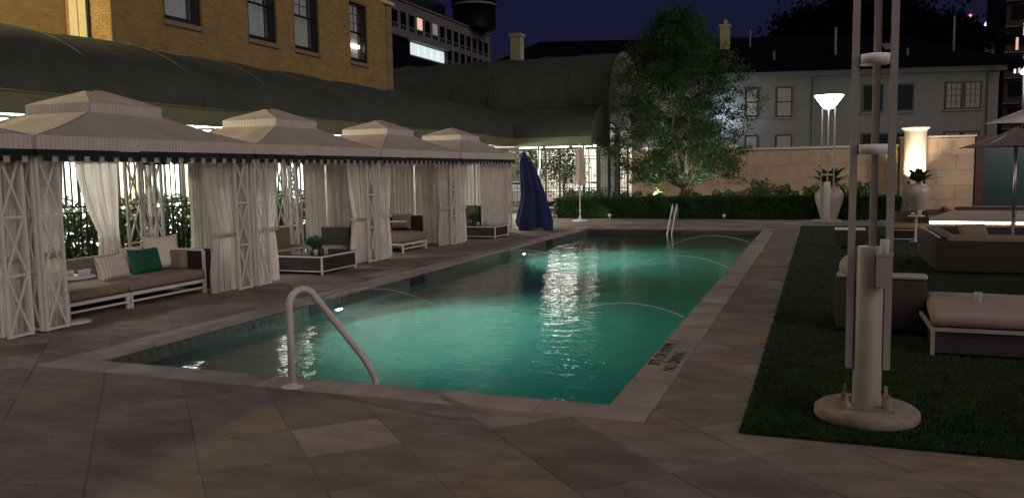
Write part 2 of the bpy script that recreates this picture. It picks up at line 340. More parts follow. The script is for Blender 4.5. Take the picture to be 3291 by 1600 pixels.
def stone_mb(p, dz, c=(0, 0), tilt=(0, 0)):
    m = MB(); n = len(p); v = [(x, y, -.03) for x, y in p] + [(x, y, dz - .002 + (x - c[0]) * tilt[0] + (y - c[1]) * tilt[1]) for x, y in p]
    # slightly eased arris
    cxm = sum(q[0] for q in p) / n; cym = sum(q[1] for q in p) / n
    v += [(x + (cxm - x) * .018, y + (cym - y) * .018, dz + .0015 + (x - c[0]) * tilt[0] + (y - c[1]) * tilt[1]) for x, y in p]
    fs = [(i, (i + 1) % n, (i + 1) % n + n, i + n) for i in range(n)] + [(i + n, (i + 1) % n + n, (i + 1) % n + 2 * n, i + 2 * n) for i in range(n)] + [tuple(range(2 * n, 3 * n))]
    return m.add(v, fs)
def inview(s):
    x, y = s[4]; return y > 3.0 and -.82 * y < x + 1 * .0 and x > -1.05 * y - 1
near = sorted([s for s in stones if inview(s)], key=lambda s: s[0])
sel = set(id(s) for s in near[:236])
for s in near[:236]:
    me = stone_mb(s[1], s[3], s[4], s[5]).mesh('paving_stone', 'stone'); settone(me, s[2]); O('paving_stone', me, deck)
rest = MB(); tl = []
for s in stones:
    if id(s) in sel: continue
    b4 = len(rest.f); rest.v_ = None; sm_ = stone_mb(s[1], s[3], s[4], s[5]); rest.add(sm_.v, sm_.f)
    for f in sm_.f: tl += [*s[2], 1.0] * len(f)
me = rest.mesh('far_paving', 'stone'); a = me.color_attributes.new('tone', 'FLOAT_COLOR', 'CORNER'); a.data.foreach_set('color', tl); O('far_paving', me, deck, kind='stuff')
# coping stones round the pool
cw = .355
def coping(x0, x1, y0, y1, n, alongx):
    for k in range(n):
        rr = random.Random(k * 31 + n + int(x0 * 10))
        if alongx: a_ = (x0 + (x1 - x0) * k / n + .004, x0 + (x1 - x0) * (k + 1) / n - .004, y0, y1)
        else: a_ = (x0, x1, y0 + (y1 - y0) * k / n + .004, y0 + (y1 - y0) * (k + 1) / n - .004)
        m = rbox(a_[0], a_[1], a_[2], a_[3], -.055, .006 + rr.uniform(-.001, .001), .008, 1)
        me = m.mesh('coping_stone', 'coping'); t = rr.uniform(.84, 1.12); settone(me, (t * rr.uniform(.96, 1.05), t, t * rr.uniform(.94, 1.04))); O('coping_stone', me, deck)
coping(PX0 - cw, PX1 + cw, PY0 - cw, PY0, 7, True); coping(PX0 - cw, PX1 + cw, PY1, PY1 + cw, 7, True)
coping(PX0 - cw, PX0 + 0, PY0 + .002, PY1 - .002, 22, False); coping(PX1, PX1 + cw, PY0 + .002, PY1 - .002, 22, False)
# basin
WZ = -.20; D = -1.25
bz = MB()
bz.add([(PX0, PY0, D), (PX1, PY0, D), (PX1, PY1, D), (PX0, PY1, D)], [(0, 1, 2, 3)])
for a, b in (((PX0, PY0), (PX0, PY1)), ((PX0, PY1), (PX1, PY1)), ((PX1, PY1), (PX1, PY0)), ((PX1, PY0), (PX0, PY0))):
    bz.add([(*a, D), (*b, D), (*b, -.056), (*a, -.056)], [(0, 1, 2, 3)])
basin = S('pool_basin', bz, 'plaster')
P('tile_backing', MB().box(PX0 - .012, PX0 + .0008, PY0, PY1, -.31, -.056).box(PX0, PX1, PY1 - .0008, PY1 + .012, -.31, -.056), 'tile', basin)
tm = MB().box(.001, .010, .001, .149, -.300, -.058).mesh('waterline_tile', 'tile')
sk = [(10.0, 10.75), (13.15, 13.75), (17.7, 18.3), (21.1, 21.7)]
for k in range(128):
    y = PY0 + .05 + k * .15
    if any(a - .1 < y < b for a, b in sk): continue
    O('waterline_tile', tm, basin, (PX0, y, 0))
tm2 = MB().box(.001, .149, .001, .010, -.300, -.058).mesh('waterline_tile', 'tile')
for k in range(36): O('waterline_tile', tm2, basin, (PX0 + .01 + k * .15, PY1 - .011, 0))
for a, b in sk: P('skimmer_opening', MB().box(PX0 - .01, PX0 + .006, a, b, -.29, -.05), 'dark', basin)
# water
def ripple(x, y):
    return .6 * (.0035 * math.sin(3.1 * x + 1.7 * y) * math.sin(2.3 * y - 1.1 * x) + .0022 * math.sin(7.3 * x - 4.9 * y) + .0016 * math.sin(5.7 * y + 9.1 * x))
nx, ny = 70, 240
wb = MB(); X0, X1, Y0, Y1 = PX0 - .02, PX1 + .02, PY0 - .02, PY1 + .02
wb.grid(lambda u, v: (X0 + (X1 - X0) * u, Y0 + (Y1 - Y0) * v, WZ + (ripple(X0 + (X1 - X0) * u, Y0 + (Y1 - Y0) * v) if 0 < u < 1 and 0 < v < 1 else 0)), nx, ny)
wb.add([(X0, Y0, WZ), (X1, Y0, WZ), (X1, Y1, WZ), (X0, Y1, WZ), (X0, Y0, D - .05), (X1, Y0, D - .05), (X1, Y1, D - .05), (X0, Y1, D - .05)], [(7, 6, 5, 4), (1, 0, 4, 5), (2, 1, 5, 6), (3, 2, 6, 7), (0, 3, 7, 4)])
wm = bpy.data.materials.new('pool_water'); wm.use_nodes = True; n = wm.node_tree.nodes; l = wm.node_tree.links; n.clear()
o_ = n.new('ShaderNodeOutputMaterial'); gl = n.new('ShaderNodeBsdfGlass'); gl.inputs['IOR'].default_value = 1.33; gl.inputs['Roughness'].default_value = 0.0; gl.inputs['Color'].default_value = (1, 1, 1, 1)
tcx = n.new('ShaderNodeTexCoord'); mp = n.new('ShaderNodeMapping'); mp.inputs['Scale'].default_value = (1.0, 1.55, 1)
l.new(tcx.outputs['Object'], mp.inputs[0])
n1 = n.new('ShaderNodeTexNoise'); n1.inputs['Scale'].default_value = 3.2; n1.inputs['Detail'].default_value = 2.5; n1.inputs['Distortion'].default_value = .6
n2 = n.new('ShaderNodeTexNoise'); n2.inputs['Scale'].default_value = 11; n2.inputs['Detail'].default_value = 2
ad = n.new('ShaderNodeMath'); ad.operation = 'MULTIPLY_ADD'; ad.inputs[1].default_value = .22
l.new(mp.outputs[0], n1.inputs[0]); l.new(mp.outputs[0], n2.inputs[0]); l.new(n2.outputs[0], ad.inputs[0]); l.new(n1.outputs[0], ad.inputs[2])
bp = n.new('ShaderNodeBump'); bp.inputs['Strength'].default_value = .9; bp.inputs['Distance'].default_value = .013
l.new(ad.outputs[0], bp.inputs['Height']); l.new(bp.outputs[0], gl.inputs['Normal']); l.new(gl.outputs[0], o_.inputs[0])
va = n.new('ShaderNodeVolumeAbsorption'); va.inputs['Color'].default_value = (.18, .75, .67, 1); va.inputs['Density'].default_value = .60
vs = n.new('ShaderNodeVolumeScatter'); vs.inputs['Color'].default_value = (.85, 1, .95, 1); vs.inputs['Density'].default_value = .17; vs.inputs['Anisotropy'].default_value = .2
av = n.new('ShaderNodeAddShader'); l.new(va.outputs[0], av.inputs[0]); l.new(vs.outputs[0], av.inputs[1]); l.new(av.outputs[0], o_.inputs['Volume'])
me = wb.mesh('water', wm); wo_ = O('water', me); wo_['kind'] = 'structure'
for nm, y, lab in (('near', 10.75, 'bright underwater pool lamp behind the slanting handrail'), ('far', 19.25, 'bright underwater pool lamp farther along the cabana side wall')):
    t = T('pool_lamp', lab, 'pool light', (PX0 + .012, y, -.37), group='lamps in the pool wall')
    m = MB().lathe([(.001, .02), (.06, .02), (.085, .012), (.10, 0)], seg=20); P('lens', m, 'poollamp', t).rotation_euler = (0, PI / 2, 0)
    m = MB().lathe([(.10, .012), (.125, .012), (.13, 0)], seg=20); P('bezel', m, 'steel', t).rotation_euler = (0, PI / 2, 0)
    light('pool_beam', 'SPOT', (.06, 0, 0), 3700, (1, .84, .80), .06, t, to=(3, -.30, -.50), spot=136, blend=1)
# text
def text(body, loc, sx_, size, m, parent, rot, name='lettering'):
    c = bpy.data.curves.new(name, 'FONT'); c.body = body; c.size = size; c.extrude = .0008; c.align_x = 'CENTER'; c.align_y = 'CENTER'
    tmp = bpy.data.objects.new('tmp', c); COL.objects.link(tmp); bpy.context.view_layer.update()
    me = bpy.data.meshes.new_from_object(tmp.evaluated_get(bpy.context.evaluated_depsgraph_get())); bpy.data.objects.remove(tmp)
    me.materials.clear(); me.materials.append(M[m]); o = O(name, me, parent); o.matrix_local = Matrix.Translation(loc) @ rot @ Matrix.Diagonal((sx_, 1, 1, 1)); return o
RT = Matrix(((0, -1, 0, 0), (1, 0, 0, 0), (0, 0, 1, 0), (0, 0, 0, 1)))
text('3FT OR 0.91M', (-1.425, 8.04, .0085), 1.02, .165, 'dark', deck, RT)
text('NO DIVING', (-1.26, 7.78, .0085), .98, .165, 'dark', deck, RT)
RW = Matrix(((0, 0, 1, 0), (1, 0, 0, 0), (0, 1, 0, 0), (0, 0, 0, 1)))
text('3FT OR 0.91M', (PX0 + .012, 8.75, -.125), 1.15, .12, 'tiletext', basin, RW)
# lawn
lb = MB().box(-.47, 14, 5.73, 27.35, -.02, -.004); lawn = S('lawn', lb, 'turf')
N = 210000
yy = 5.75 + (nr.rand(N) ** 1.7) * 21.5; xx = -.485 + nr.rand(N) * np.minimum(.1 + yy * .30, 7)
leaves('grass', np.stack([xx, yy, .006 + nr.rand(N) * .012], 1), .03, 'grass', kind='stuff', flat=-.8, aspect=.22)
tag(bpy.data.objects['grass'], 'short dark green lawn grass beside the pool paving', 'grass')
S('planting_bed', MB().box(-13.6, 9, 31.12, 39, -.3, -.01), 'soil')
S('street', MB().box(-60, 30, 39.2, 49.0, -.35, -.15), 'terrace')
tr = S('terrace', MB().prism([(3.15, 28.62), (9, 28.25), (9, 38), (4.9, 38), (4.75, 34.6)], -.02, .13), 'terrace')
P('step_kerb', MB().box(4.85, 9, 34.4, 34.75, .13, .25), 'darkbrick', tr)
t = T('led_strip', 'glowing warm strip light along the low terrace edge', 'strip light', (3.15, 28.62, .03))
P('diffuser', MB().bar((.05, -.03, .02), (2.35, -.18, .02), .03, .055).bar((2.5, -.19, .02), (6, -.42, .02), .03, .055), 'led', t)
P('channel', MB().bar((0, -.02, .06), (6, -.40, .06), .07, .015), 'steel', t)

# ============================================================ HOTEL
HX = -16.0; RX = -17.45; YC = 15.39; YE = 29.3
hotel = T('hotel_building', 'buff brick hotel wing with dark sash windows above the long awning', 'building', (0, 0, 0))
wins = [(17.12, 18.5, 5.95, 8.15), (20.5, 21.86, 5.95, 8.15), (22.8, 24.2, 5.95, 8.15), (26.2, 27.4, 5.97, 8.1)]
wall = MB(); ys = [YC]; 
for a, b, c, d in wins: ys += [a, b]
ys.append(YE)
for i in range(0, len(ys), 2): wall.box(HX - .4, HX, ys[i], ys[i + 1], 0, 14)
for a, b, c, d in wins: wall.box(HX - .4, HX - .001, a, b, 0, c).box(HX - .4, HX - .001, a, b, d, 14)
wall.box(RX - .4, RX, -6, YC - .001, 0, 14).box(RX - .4, HX - .41, YC, YC + .4, 0, 14).box(-40, HX - .401, YE - .4, YE - .002, 0, 14)
P('wall', wall, 'mortar', hotel)
bw, bh = .215, .078
bmc = {}
def bmesh_for(f, ln):
    k = (f, round(ln, 3))
    if k not in bmc: bmc[k] = (MB().box(.004, ln - .006, -.010, 0, .004, bh - .006) if f else MB().box(0, .010, .004, ln - .006, .004, bh - .006)).mesh('brick', 'brick')
    return bmc[k]
bl = []
def course(a0, a1, r, hit):
    a = a0 - (bw / 2 if r % 2 else 0)
    while a < a1:
        lo, hi = max(a, a0), min(a + bw, a1); cuts = [(lo, hi)]
        for c, d in hit: cuts = [q for lo_, hi_ in cuts for q in ((lo_, min(hi_, c)), (max(lo_, d), hi_)) if q[1] - q[0] > .03]
        for q in cuts: yield q
        a += bw
def brickwall_x(X, y0, y1, z0, z1, holes=()):
    r = 0; z = z0
    while z < z1:
        for lo, hi in course(y0, y1, r, [(a, b) for a, b, c, d in holes if c - .03 < z + bh and z < d]): bl.append((X, lo, z, 0, hi - lo))
        z += bh; r += 1
brickwall_x(RX, 9.3, YC - .012, 4.7, 8.2); brickwall_x(HX, YC + .002, YE - .5, 4.75, 9.6, [(a - .02, b + .02, c - .14, d + .02) for a, b, c, d in wins])
z = 4.75; r = 0
while z < 8.2:
    for lo, hi in course(RX + .012, HX + .008, r, [(-17.25, -16.73)]): bl.append((lo, YC, z, 1, hi - lo))
    z += bh; r += 1
bl = [b for b in bl if b[2] < 1.85 + .228 * b[1] * 1.12 + .8]
bl.sort(key=lambda b: math.hypot(b[0], b[1]))
bs = MB()
for k, (x, y, z, f, ln) in enumerate(bl):
    dx = 0 if f else rnd.uniform(-.002, .003)
    if k < 280: O('brick', bmesh_for(f, ln), hotel, (x + dx, y, z))
    elif f: bs.box(x + .004, x + ln - .006, y - .010, y, z + .004, z + bh - .006)
    else: bs.box(x, x + .010 + dx, y + .004, y + ln - .006, z + .004, z + bh - .006)
P('brickwork', bs, 'brick', hotel, kind='stuff')
P('cream_pilaster', MB().box(-17.24, -16.98, YC - .09, YC - .012, 4.2, 10).box(-16.98, -16.74, YC - .05, YC - .012, 4.2, 10), 'trim', hotel)
P('drainpipe', MB().tube([(-16.66, YC - .06, 4.2), (-16.66, YC - .06, 10)], .035, 8), 'fence', hotel)
for k in range(9):
    w_ = .50 if k % 2 else .38; P('quoin_block', MB().box(HX + .001, HX + .028, YE - w_, YE + .001, 4.62 + k * .55, 4.62 + k * .55 + .52), 'sillm', hotel)
P('string_course', MB().box(HX, HX + .12, YE - .8, YE + .1, 8.45, 8.57), 'trim', hotel)
for i, (a, b, c, d) in enumerate(wins):
    wf = MB(); x0, x1 = HX - .17, HX - .05
    wf.box(x0, x1, a, a + .09, c, d).box(x0, x1, b - .11, b, c, d).box(x0, x1, a + .091, b - .111, c, c + .13).box(x0, x1, a + .091, b - .111, d - .1, d)
    zm = (c + d) / 2; wf.box(x0 + .03, x1 - .02, a + .092, b - .112, zm - .03, zm + .03)
    win = P('window', wf, 'sash', hotel)
    P('sill', MB().box(HX - .05, HX + .05, a - .06, b + .06, c - .13, c - .002), 'sillm', win)
    P('pane', MB().box(HX - .125, HX - .12, a + .09, b - .11, c + .13, d - .1), 'pane', win)
    mu = MB()
    for k in (1, 2): yk = a + .09 + (b - a - .2) * k / 3; mu.box(HX - .118, HX - .10, yk - .012, yk + .012, zm + .03, d - .1)
    for k in (1, 2): zk = zm + .03 + (d - zm - .13) * k / 3; mu.box(HX - .119, HX - .101, a + .09, b - .11, zk - .012, zk + .012)
    P('muntin', mu, 'sash', win)
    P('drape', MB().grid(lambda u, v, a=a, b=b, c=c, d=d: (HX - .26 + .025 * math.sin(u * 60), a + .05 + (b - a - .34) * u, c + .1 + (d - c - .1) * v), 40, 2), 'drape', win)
    P('drape', MB().grid(lambda u, v, a=a, b=b, c=c, d=d: (HX - .27 + .02 * math.sin(u * 20), b - .22 + .1 * u, c + .1 + (d - c - .1) * v), 10, 2), 'blind', win)
    P('room_back', MB().box(HX - .9, HX - .86, a - .3, b + .3, c - .2, d + .2), 'dark', win)
P('window_lamp', MB().box(HX - .20, HX - .17, 26.55, 27.12, 6.52, 6.62), 'lampglow', hotel)
wl = T('wall_lantern', 'warm wall lantern on the recessed brick wall at the left', 'wall lamp', (RX + .02, 8.9, 6.6))
P('bracket', MB().box(0, .15, -.03, .03, .2, .26).box(-.015, 0, -.1, .1, .05, .4), 'fence', wl); P('lantern', MB().lathe([(.06, -.2), (.11, -.15), (.12, .12), (.05, .2)], (.17, 0, 0), 12), 'lampglow', wl)
light('lantern_light', 'POINT', (.75, 0, 0), 1700, (1, .80, .42), .15, wl)
# ground floor under the awning: piers and lit windows
gy = 4.0; k = 0
while gy < 28.5:
    ww = (2.3, 1.3, 1.9)[k % 3]
    P('ground_floor_pier', MB().box(HX + .03, HX + .22, gy, gy + .85, 0, 2.96), 'creamwall', hotel)
    fr = MB(); a, b = gy + .85, gy + .85 + ww
    fr.box(HX + .06, HX + .14, a, a + .07, .1, 2.8).box(HX + .06, HX + .14, b - .07, b, .1, 2.8).box(HX + .06, HX + .14, a + .071, b - .071, .1, .25).box(HX + .06, HX + .14, a + .071, b - .071, 2.7, 2.8).box(HX + .06, HX + .14, (a + b) / 2 - .03, (a + b) / 2 + .03, .26, 2.69)
    win = P('ground_floor_window', fr, 'sash', hotel)
    P('lit_pane', MB().box(HX + .085, HX + .10, a + .07, (a + b) / 2 - .03, .25, 2.7).box(HX + .085, HX + .10, (a + b) / 2 + .03, b - .07, .25, 2.7), 'litwin', win)
    P('drape', MB().grid(lambda u, v, a=a, b=b: (HX + .16 + .03 * math.sin(u * 40), a + .08 + (.34 if True else 0) * u * (b - a), .1 + 2.65 * v), 36, 2), 'litdrape', win)
    gy = b; k += 1

# ============================================================ AWNINGS
AX = -12.3; AY = 33.2
aw = T('long_awning', 'long dark olive barrel awning along the hotel wall behind the cabanas', 'awning', (0, 0, 0))
def aw_prof(v, y):
    a = v * PI / 2; sag = .05 * abs(math.sin(y * PI / 2.6)) * math.sin(a)
    return (AX - (AX - HX + .0) * (1 - math.cos(a)) - (0), 3.30 + (1.66 + .035 * math.sin(y * 1.9)) * math.sin(a) - sag * .6)
yb = -4.0; seglen = 2.6; kk = 0
while yb < AY + 3.5:
    ye = min(yb + seglen, AY + 3.6)
    def fn(u, v, a=yb, b=ye):
        y = a + (b - a) * u; x, z = aw_prof(v, y); return (x if x > HX + .03 else HX + .03, min(y, 200), z)
    P('canvas_panel', MB().grid(fn, 10, 18), 'awning', aw); 
    P('rib', MB().tube([(aw_prof(v / 12, yb)[0], yb, aw_prof(v / 12, yb)[1] + .006) for v in range(13)], .02, 6), 'awning', aw)
    yb = ye
P('fascia', MB().box(AX - .03, AX + .012, -4, AY + .012, 2.93, 3.30), 'fascia', aw)
P('fascia_bead', MB().tube([(AX + .02, -4, 3.30), (AX + .02, AY, 3.30)], .022, 8), 'fascia', aw)
P('ceiling', MB().box(HX + .05, AX - .03, -4, AY + 2, 2.985, 3.02), 'soffit', aw)
for k in range(11): P('added_glow_panel', MB().box(-15.60, -14.00, 2.2 + k * 2.75, 4.6 + k * 2.75, 2.955, 2.984), 'panelglow', aw)  # glowing panels added for bright streaks on the water, hidden from the camera
for k, y in enumerate((10.55, 15.8, 21.1, 26.4, 31.2)):
    lb_ = ['round ceiling lamp under the awning at the left picture edge', 'round ceiling lamp under the awning beside the second cabana roof', 'ceiling lamp under the awning behind the third cabana', 'ceiling lamp under the awning behind the fourth cabana', 'ceiling lamp under the awning corner behind the last cabana'][k]
    t = T('ceiling_lamp', lb_, 'ceiling light', (-13.7, y, 2.985), group='ceiling lamps under the long awning')
    P('rim', MB().lathe([(.27, 0), (.30, -.01), (.30, -.05), (.25, -.055)], seg=24), 'steel', t)
    P('diffuser', MB().lathe([(.001, -.12), (.12, -.11), (.21, -.08), (.249, -.055), (.249, -.01)], seg=24), 'lampglow', t)
    light('ceiling_light', 'POINT', (0, 0, -.28), 220, (1, .95, .86), .10, t)
ca = T('cross_awning', 'lower dark canvas awning crossing the far end of the walkway', 'awning', (0, 0, 0))
CX1 = -8.87
def cprof(v): a = v * PI / 2; return (AY + 2.4 * (1 - math.cos(a)), 3.27 + 1.45 * math.sin(a))
P('canvas_panel', MB().grid(lambda u, v: (AX - .0 + (CX1 - AX) * u, cprof(v)[0], cprof(v)[1] - .04 * abs(math.sin(u * 9.4)) * math.sin(v * PI)), 30, 16), 'awning', ca)
P('canvas_panel', MB().grid(lambda u, v: (-17 + (AX + 17) * u, cprof(v)[0], cprof(v)[1]), 12, 16), 'awning', ca)
P('fascia', MB().box(AX + .013, CX1, AY - .03, AY + .012, 2.87, 3.27), 'fascia', ca)
endp = [(AY, 2.87), (AY + 2.4, 2.87)] + [cprof(1 - v / 12) for v in range(13)]
P('end_panel', MB().add([(CX1, y, z) for y, z in endp], [tuple(range(len(endp)))]), 'fascia', ca)
P('ceiling', MB().box(-16, CX1 - .01, AY + .02, AY + 6.5, 2.90, 2.93), 'soffit', ca)
for k in range(3):
    P('tube_light', MB().box(-12.2 + k * 1.2, -11.2 + k * 1.2, AY + .35, AY + .47, 2.85, 2.899), 'lampglow', ca)
for x in (-11.3, -9.3): P('column', MB().tube([(x, AY + .3, 0), (x, AY + .3, 2.88)], .06, 10), 'steel', ca)
light('awning_light', 'AREA', (-10.6, AY + 1.2, 2.83), 110, (1, .95, .86), 2.0, ca, to=(-10.6, AY + 1.2, 0))
light('awning_light', 'AREA', (-12.6, AY - 1.8, 2.83), 60, (1, .95, .86), 1.0, ca, to=(-12.6, AY - 1.8, 0))
va_ = T('vaulted_canopy', 'tall dark half-round vault rising behind the lower awning', 'canopy', (0, 0, 0))
GX = -8.75
def vprof(v): a = v * PI; return (39.3 - 3.7 * math.cos(a), 4.68 + 2.75 * math.sin(a))
P('canvas_panel', MB().grid(lambda u, v: (GX - 17 + 17 * u, vprof(v)[0], vprof(v)[1] - .05 * abs(math.sin(u * 20)) * math.sin(v * PI)), 40, 24), 'awning', va_)
for k in range(9): P('rib', MB().tube([(GX - .02 - k * 1.9, vprof(v / 24)[0], vprof(v / 24)[1] + .005) for v in range(25)], .03, 6), 'awning', va_)
gp = [vprof(v / 24) for v in range(25)]
P('end_panel', MB().add([(GX, y, z) for y, z in gp], [tuple(range(25))]), 'fascia', va_)
P('beam', MB().box(GX - .1, GX + .03, 35.6, 43.0, 4.42, 4.675), 'fascia', va_)
P('lit_reveal', MB().box(GX - .6, GX - .1, 35.75, 42.8, 3.9, 4.4), 'palelit', va_)
P('column', MB().box(GX - .35, GX - .02, 35.62, 36.1, -.1, 4.41), 'stucco', va_); P('column', MB().box(GX - .5, GX - .1, 37.2, 38.4, -.1, 3.89), 'stucco', va_); P('column', MB().box(GX - .4, GX, 42.3, 42.9, -.1, 4.41), 'stucco', va_)
light('canopy_light', 'POINT', (GX - .9, 36.6, 3.6), 90, (1, .88, .65), .15, va_)
for k in range(3): P('tube_light', MB().box(-16 + k * 2.6, -15 + k * 2.6, 42.2, 42.35, 4.3, 4.4), 'lampglow', va_)  # tube fittings added to go with the area lamp below
light('canopy_light', 'AREA', (-12.5, 42.6, 4.25), 420, (1, .94, .84), 3.0, va_, to=(-12.5, 47.5, 1.0))  # area lamp added to brighten the street and house beyond the fence

# ============================================================ FENCES AND HEDGE BEHIND CABANAS
fb = T('iron_fence', 'tall dark iron picket fence behind the cabanas', 'fence', (-11.75, 0, 0))
pk1 = MB().box(-.012, .012, -.012, .012, 1.37, 2.55).mesh('picket', 'fence'); pk2 = MB().box(-.012, .012, -.012, .012, .12, 1.27).mesh('picket', 'fence')
pk = 0; y = 7.0
while y < 23.6:
    O('picket', pk1, fb, (0, y, 0)); O('picket', pk2, fb, (0, y + .01, 0)); y += .125; pk += 2
for z in (.10, 1.26, 1.36, 2.54): P('rail', MB().box(-.018, .018, 2, 24, z, z + .03), 'fence', fb)
for y in (4.3, 6.85, 9.4, 11.95, 14.5, 17.05, 19.6, 22.15, 24): P('fence_post', MB().box(-.035, .035, y - .035, y + .035, 0, 2.62), 'fence', fb)
hn = 30000; hz_ = nr.rand(hn); hx = -12.35 + nr.uniform(-.33, .33, hn); hy = 4 + nr.rand(hn) * 20.5
hzz = .1 + 1.28 * hz_ + .06 * np.sin(hy * 5) + nr.rand(hn) * .12 * (hz_ > .9)
hb = T('leafy_hedge', 'loose leafy hedge behind the iron fence and cabanas', 'hedge', (0, 0, 0)); leaves('foliage', np.stack([hx, hy, hzz], 1), .115, 'leafshrub', hb)
st = MB()
for k in range(70): y_ = 4 + k * .29; st.tube([(-12.35 + rnd.uniform(-.1, .1), y_, 0), (-12.35 + rnd.uniform(-.2, .2), y_ + rnd.uniform(-.15, .15), 1.1)], .009, 5)
P('stems', st, 'bark', hb, kind='stuff')
# far fence with gates
ff = T('far_iron_fence', 'black iron fence with gate panels at the far end of the pool', 'fence', (0, 32.3, 0))
pk3 = MB().box(-.009, .009, -.009, .009, .1, 2.32).mesh('picket', 'fence')
x = -12.1; k = 0
while x < -7.15:
    gap = any(abs(x - c) < .10 for c in (-9.98, -8.75))
    if not gap: O('picket', pk3, ff, (x, 0, 0))
    x += .115
for z in (.1, .98, 1.12, 2.30, 2.42, 2.72): P('rail', MB().box(-12.15, -7.13, -.015, .015, z, z + .028), 'fence', ff)
for x in (-12.15, -10.6, -10.0, -9.15, -8.35, -7.55, -7.15): P('fence_post', MB().box(x - .035 - (.05 if x == -8.35 else 0), x + .035 + (.05 if x == -8.35 else 0), -.04, .04, 0, 2.76), 'fence', ff)
for x in (-9.98, -8.75): P('gate_stile', MB().box(x - .02, x + .02, -.02, .02, .1, 2.72), 'fence', ff)

# ============================================================ CABANAS
VX = -8.60; BX = -11.10
def pleat(p0, p1, zt, zb, q0=None, q1=None, tie=None, b0=None, b1=None, n=54, amp=.045, folds=11, seed=0):
    """hanging cloth from p0..p1 (xy) at top; optional gathered tie q0..q1 at z=tie; bottom b0..b1"""
    rr = random.Random(seed); p0, p1 = Vector(p0), Vector(p1); q0 = Vector(q0) if q0 else p0; q1 = Vector(q1) if q1 else p1; b0 = Vector(b0) if b0 else q0; b1 = Vector(b1) if b1 else q1
    ph = [rr.uniform(0, 6) for _ in range(4)]; ln = (p1 - p0).length * 1.5
    nrm = Vector((-(p1 - p0).y, (p1 - p0).x)).normalized()
    def f(u, v):
        z = zt + (zb - zt) * v
        if tie is not None:
            if z > tie: s = (zt - z) / (zt - tie); s = s ** 1.6; a, b = p0.lerp(q0, s), p1.lerp(q1, s); am = amp * (1 - .2 * s)
            else: s = (tie - z) / (tie - zb); s = min(1, s * 1.5) ** .7; a, b = q0.lerp(b0, s), q1.lerp(b1, s); am = amp * (.65 + .6 * s)
            if abs(z - tie) < .03: am *= .5
        else: a, b = p0.lerp(b0, v), p1.lerp(b1, v); am = amp * (.7 + .5 * v)
        uu = u + .012 * math.sin(v * 3 + ph[0])
        w_ = math.sin(uu * folds * 2 * PI + ph[1]) + .5 * math.sin(uu * folds * 1.37 * 2 * PI + ph[2] + v * 1.2) + .3 * math.sin(uu * folds * 3.1 * 2 * PI + ph[3])
        p = a.lerp(b, u) + nrm * am * .6 * w_
        return (p.x, p.y, z)
    return MB().grid(f, n, 22, lambda u, v: (u * ln, (zt - zb) * v))
def lattice(parent, a, b, loc=(0, 0, 0)):
    """lattice panel between plan points a and b"""
    a = Vector((*a, 0)); b = Vector((*b, 0)); up = Vector((0, 0, 1)); dn = (b - a).normalized(); nm = dn.cross(up)
    m = MB(); s_ = .036; Z0, Z1 = .02, 2.16
    for p in (a + dn * s_ / 2, b - dn * s_ / 2): m.bar(p + up * Z0, p + up * Z1, s_, s_, up=nm)
    zs = [Z0 + .02, .74, 1.42, Z1 - .02]
    for z in zs: m.bar(a + dn * s_ + up * z, b - dn * s_ + up * z, .032, .030)
    fr = P('lattice_panel', m, 'white', parent)
    for z0, z1 in zip(zs[:-1], zs[1:]):
        P('diagonal_brace', MB().bar(a + dn * s_ + up * (z0 + .02), b - dn * s_ + up * (z1 - .02), .026, .018, up=nm), 'white', fr)
        P('diagonal_brace', MB().bar(b - dn * s_ + up * (z0 + .02) + nm * .004, a + dn * s_ + up * (z1 - .02) + nm * .004, .026, .016, up=nm), 'white', fr)
def ring_band(m, x0, x1, y0, y1, z0, z1, wav=0, seed=0, n=40):
    for (ax, ay), (bx, by) in (((x1, y0), (x1, y1)), ((x1, y1), (x0, y1)), ((x0, y1), (x0, y0)), ((x0, y0), (x1, y0))):
        L_ = math.hypot(bx - ax, by - ay)
        nxn, nyn = (by - ay) / L_, -(bx - ax) / L_
        def f(u, v, ax=ax, ay=ay, bx=bx, by=by, L_=L_, nxn=nxn, nyn=nyn):
            o = wav * math.sin(u * L_ * 5 + seed) * math.sin(u * PI) * v
            return (ax + (bx - ax) * u + nxn * o, ay + (by - ay) * u + nyn * o, z1 + (z0 - z1) * v + wav * .6 * math.sin(u * L_ * 2.3 + seed) * v)
        m.grid(f, n, 2, lambda u, v, L_=L_: (u * L_, v * (z1 - z0)))
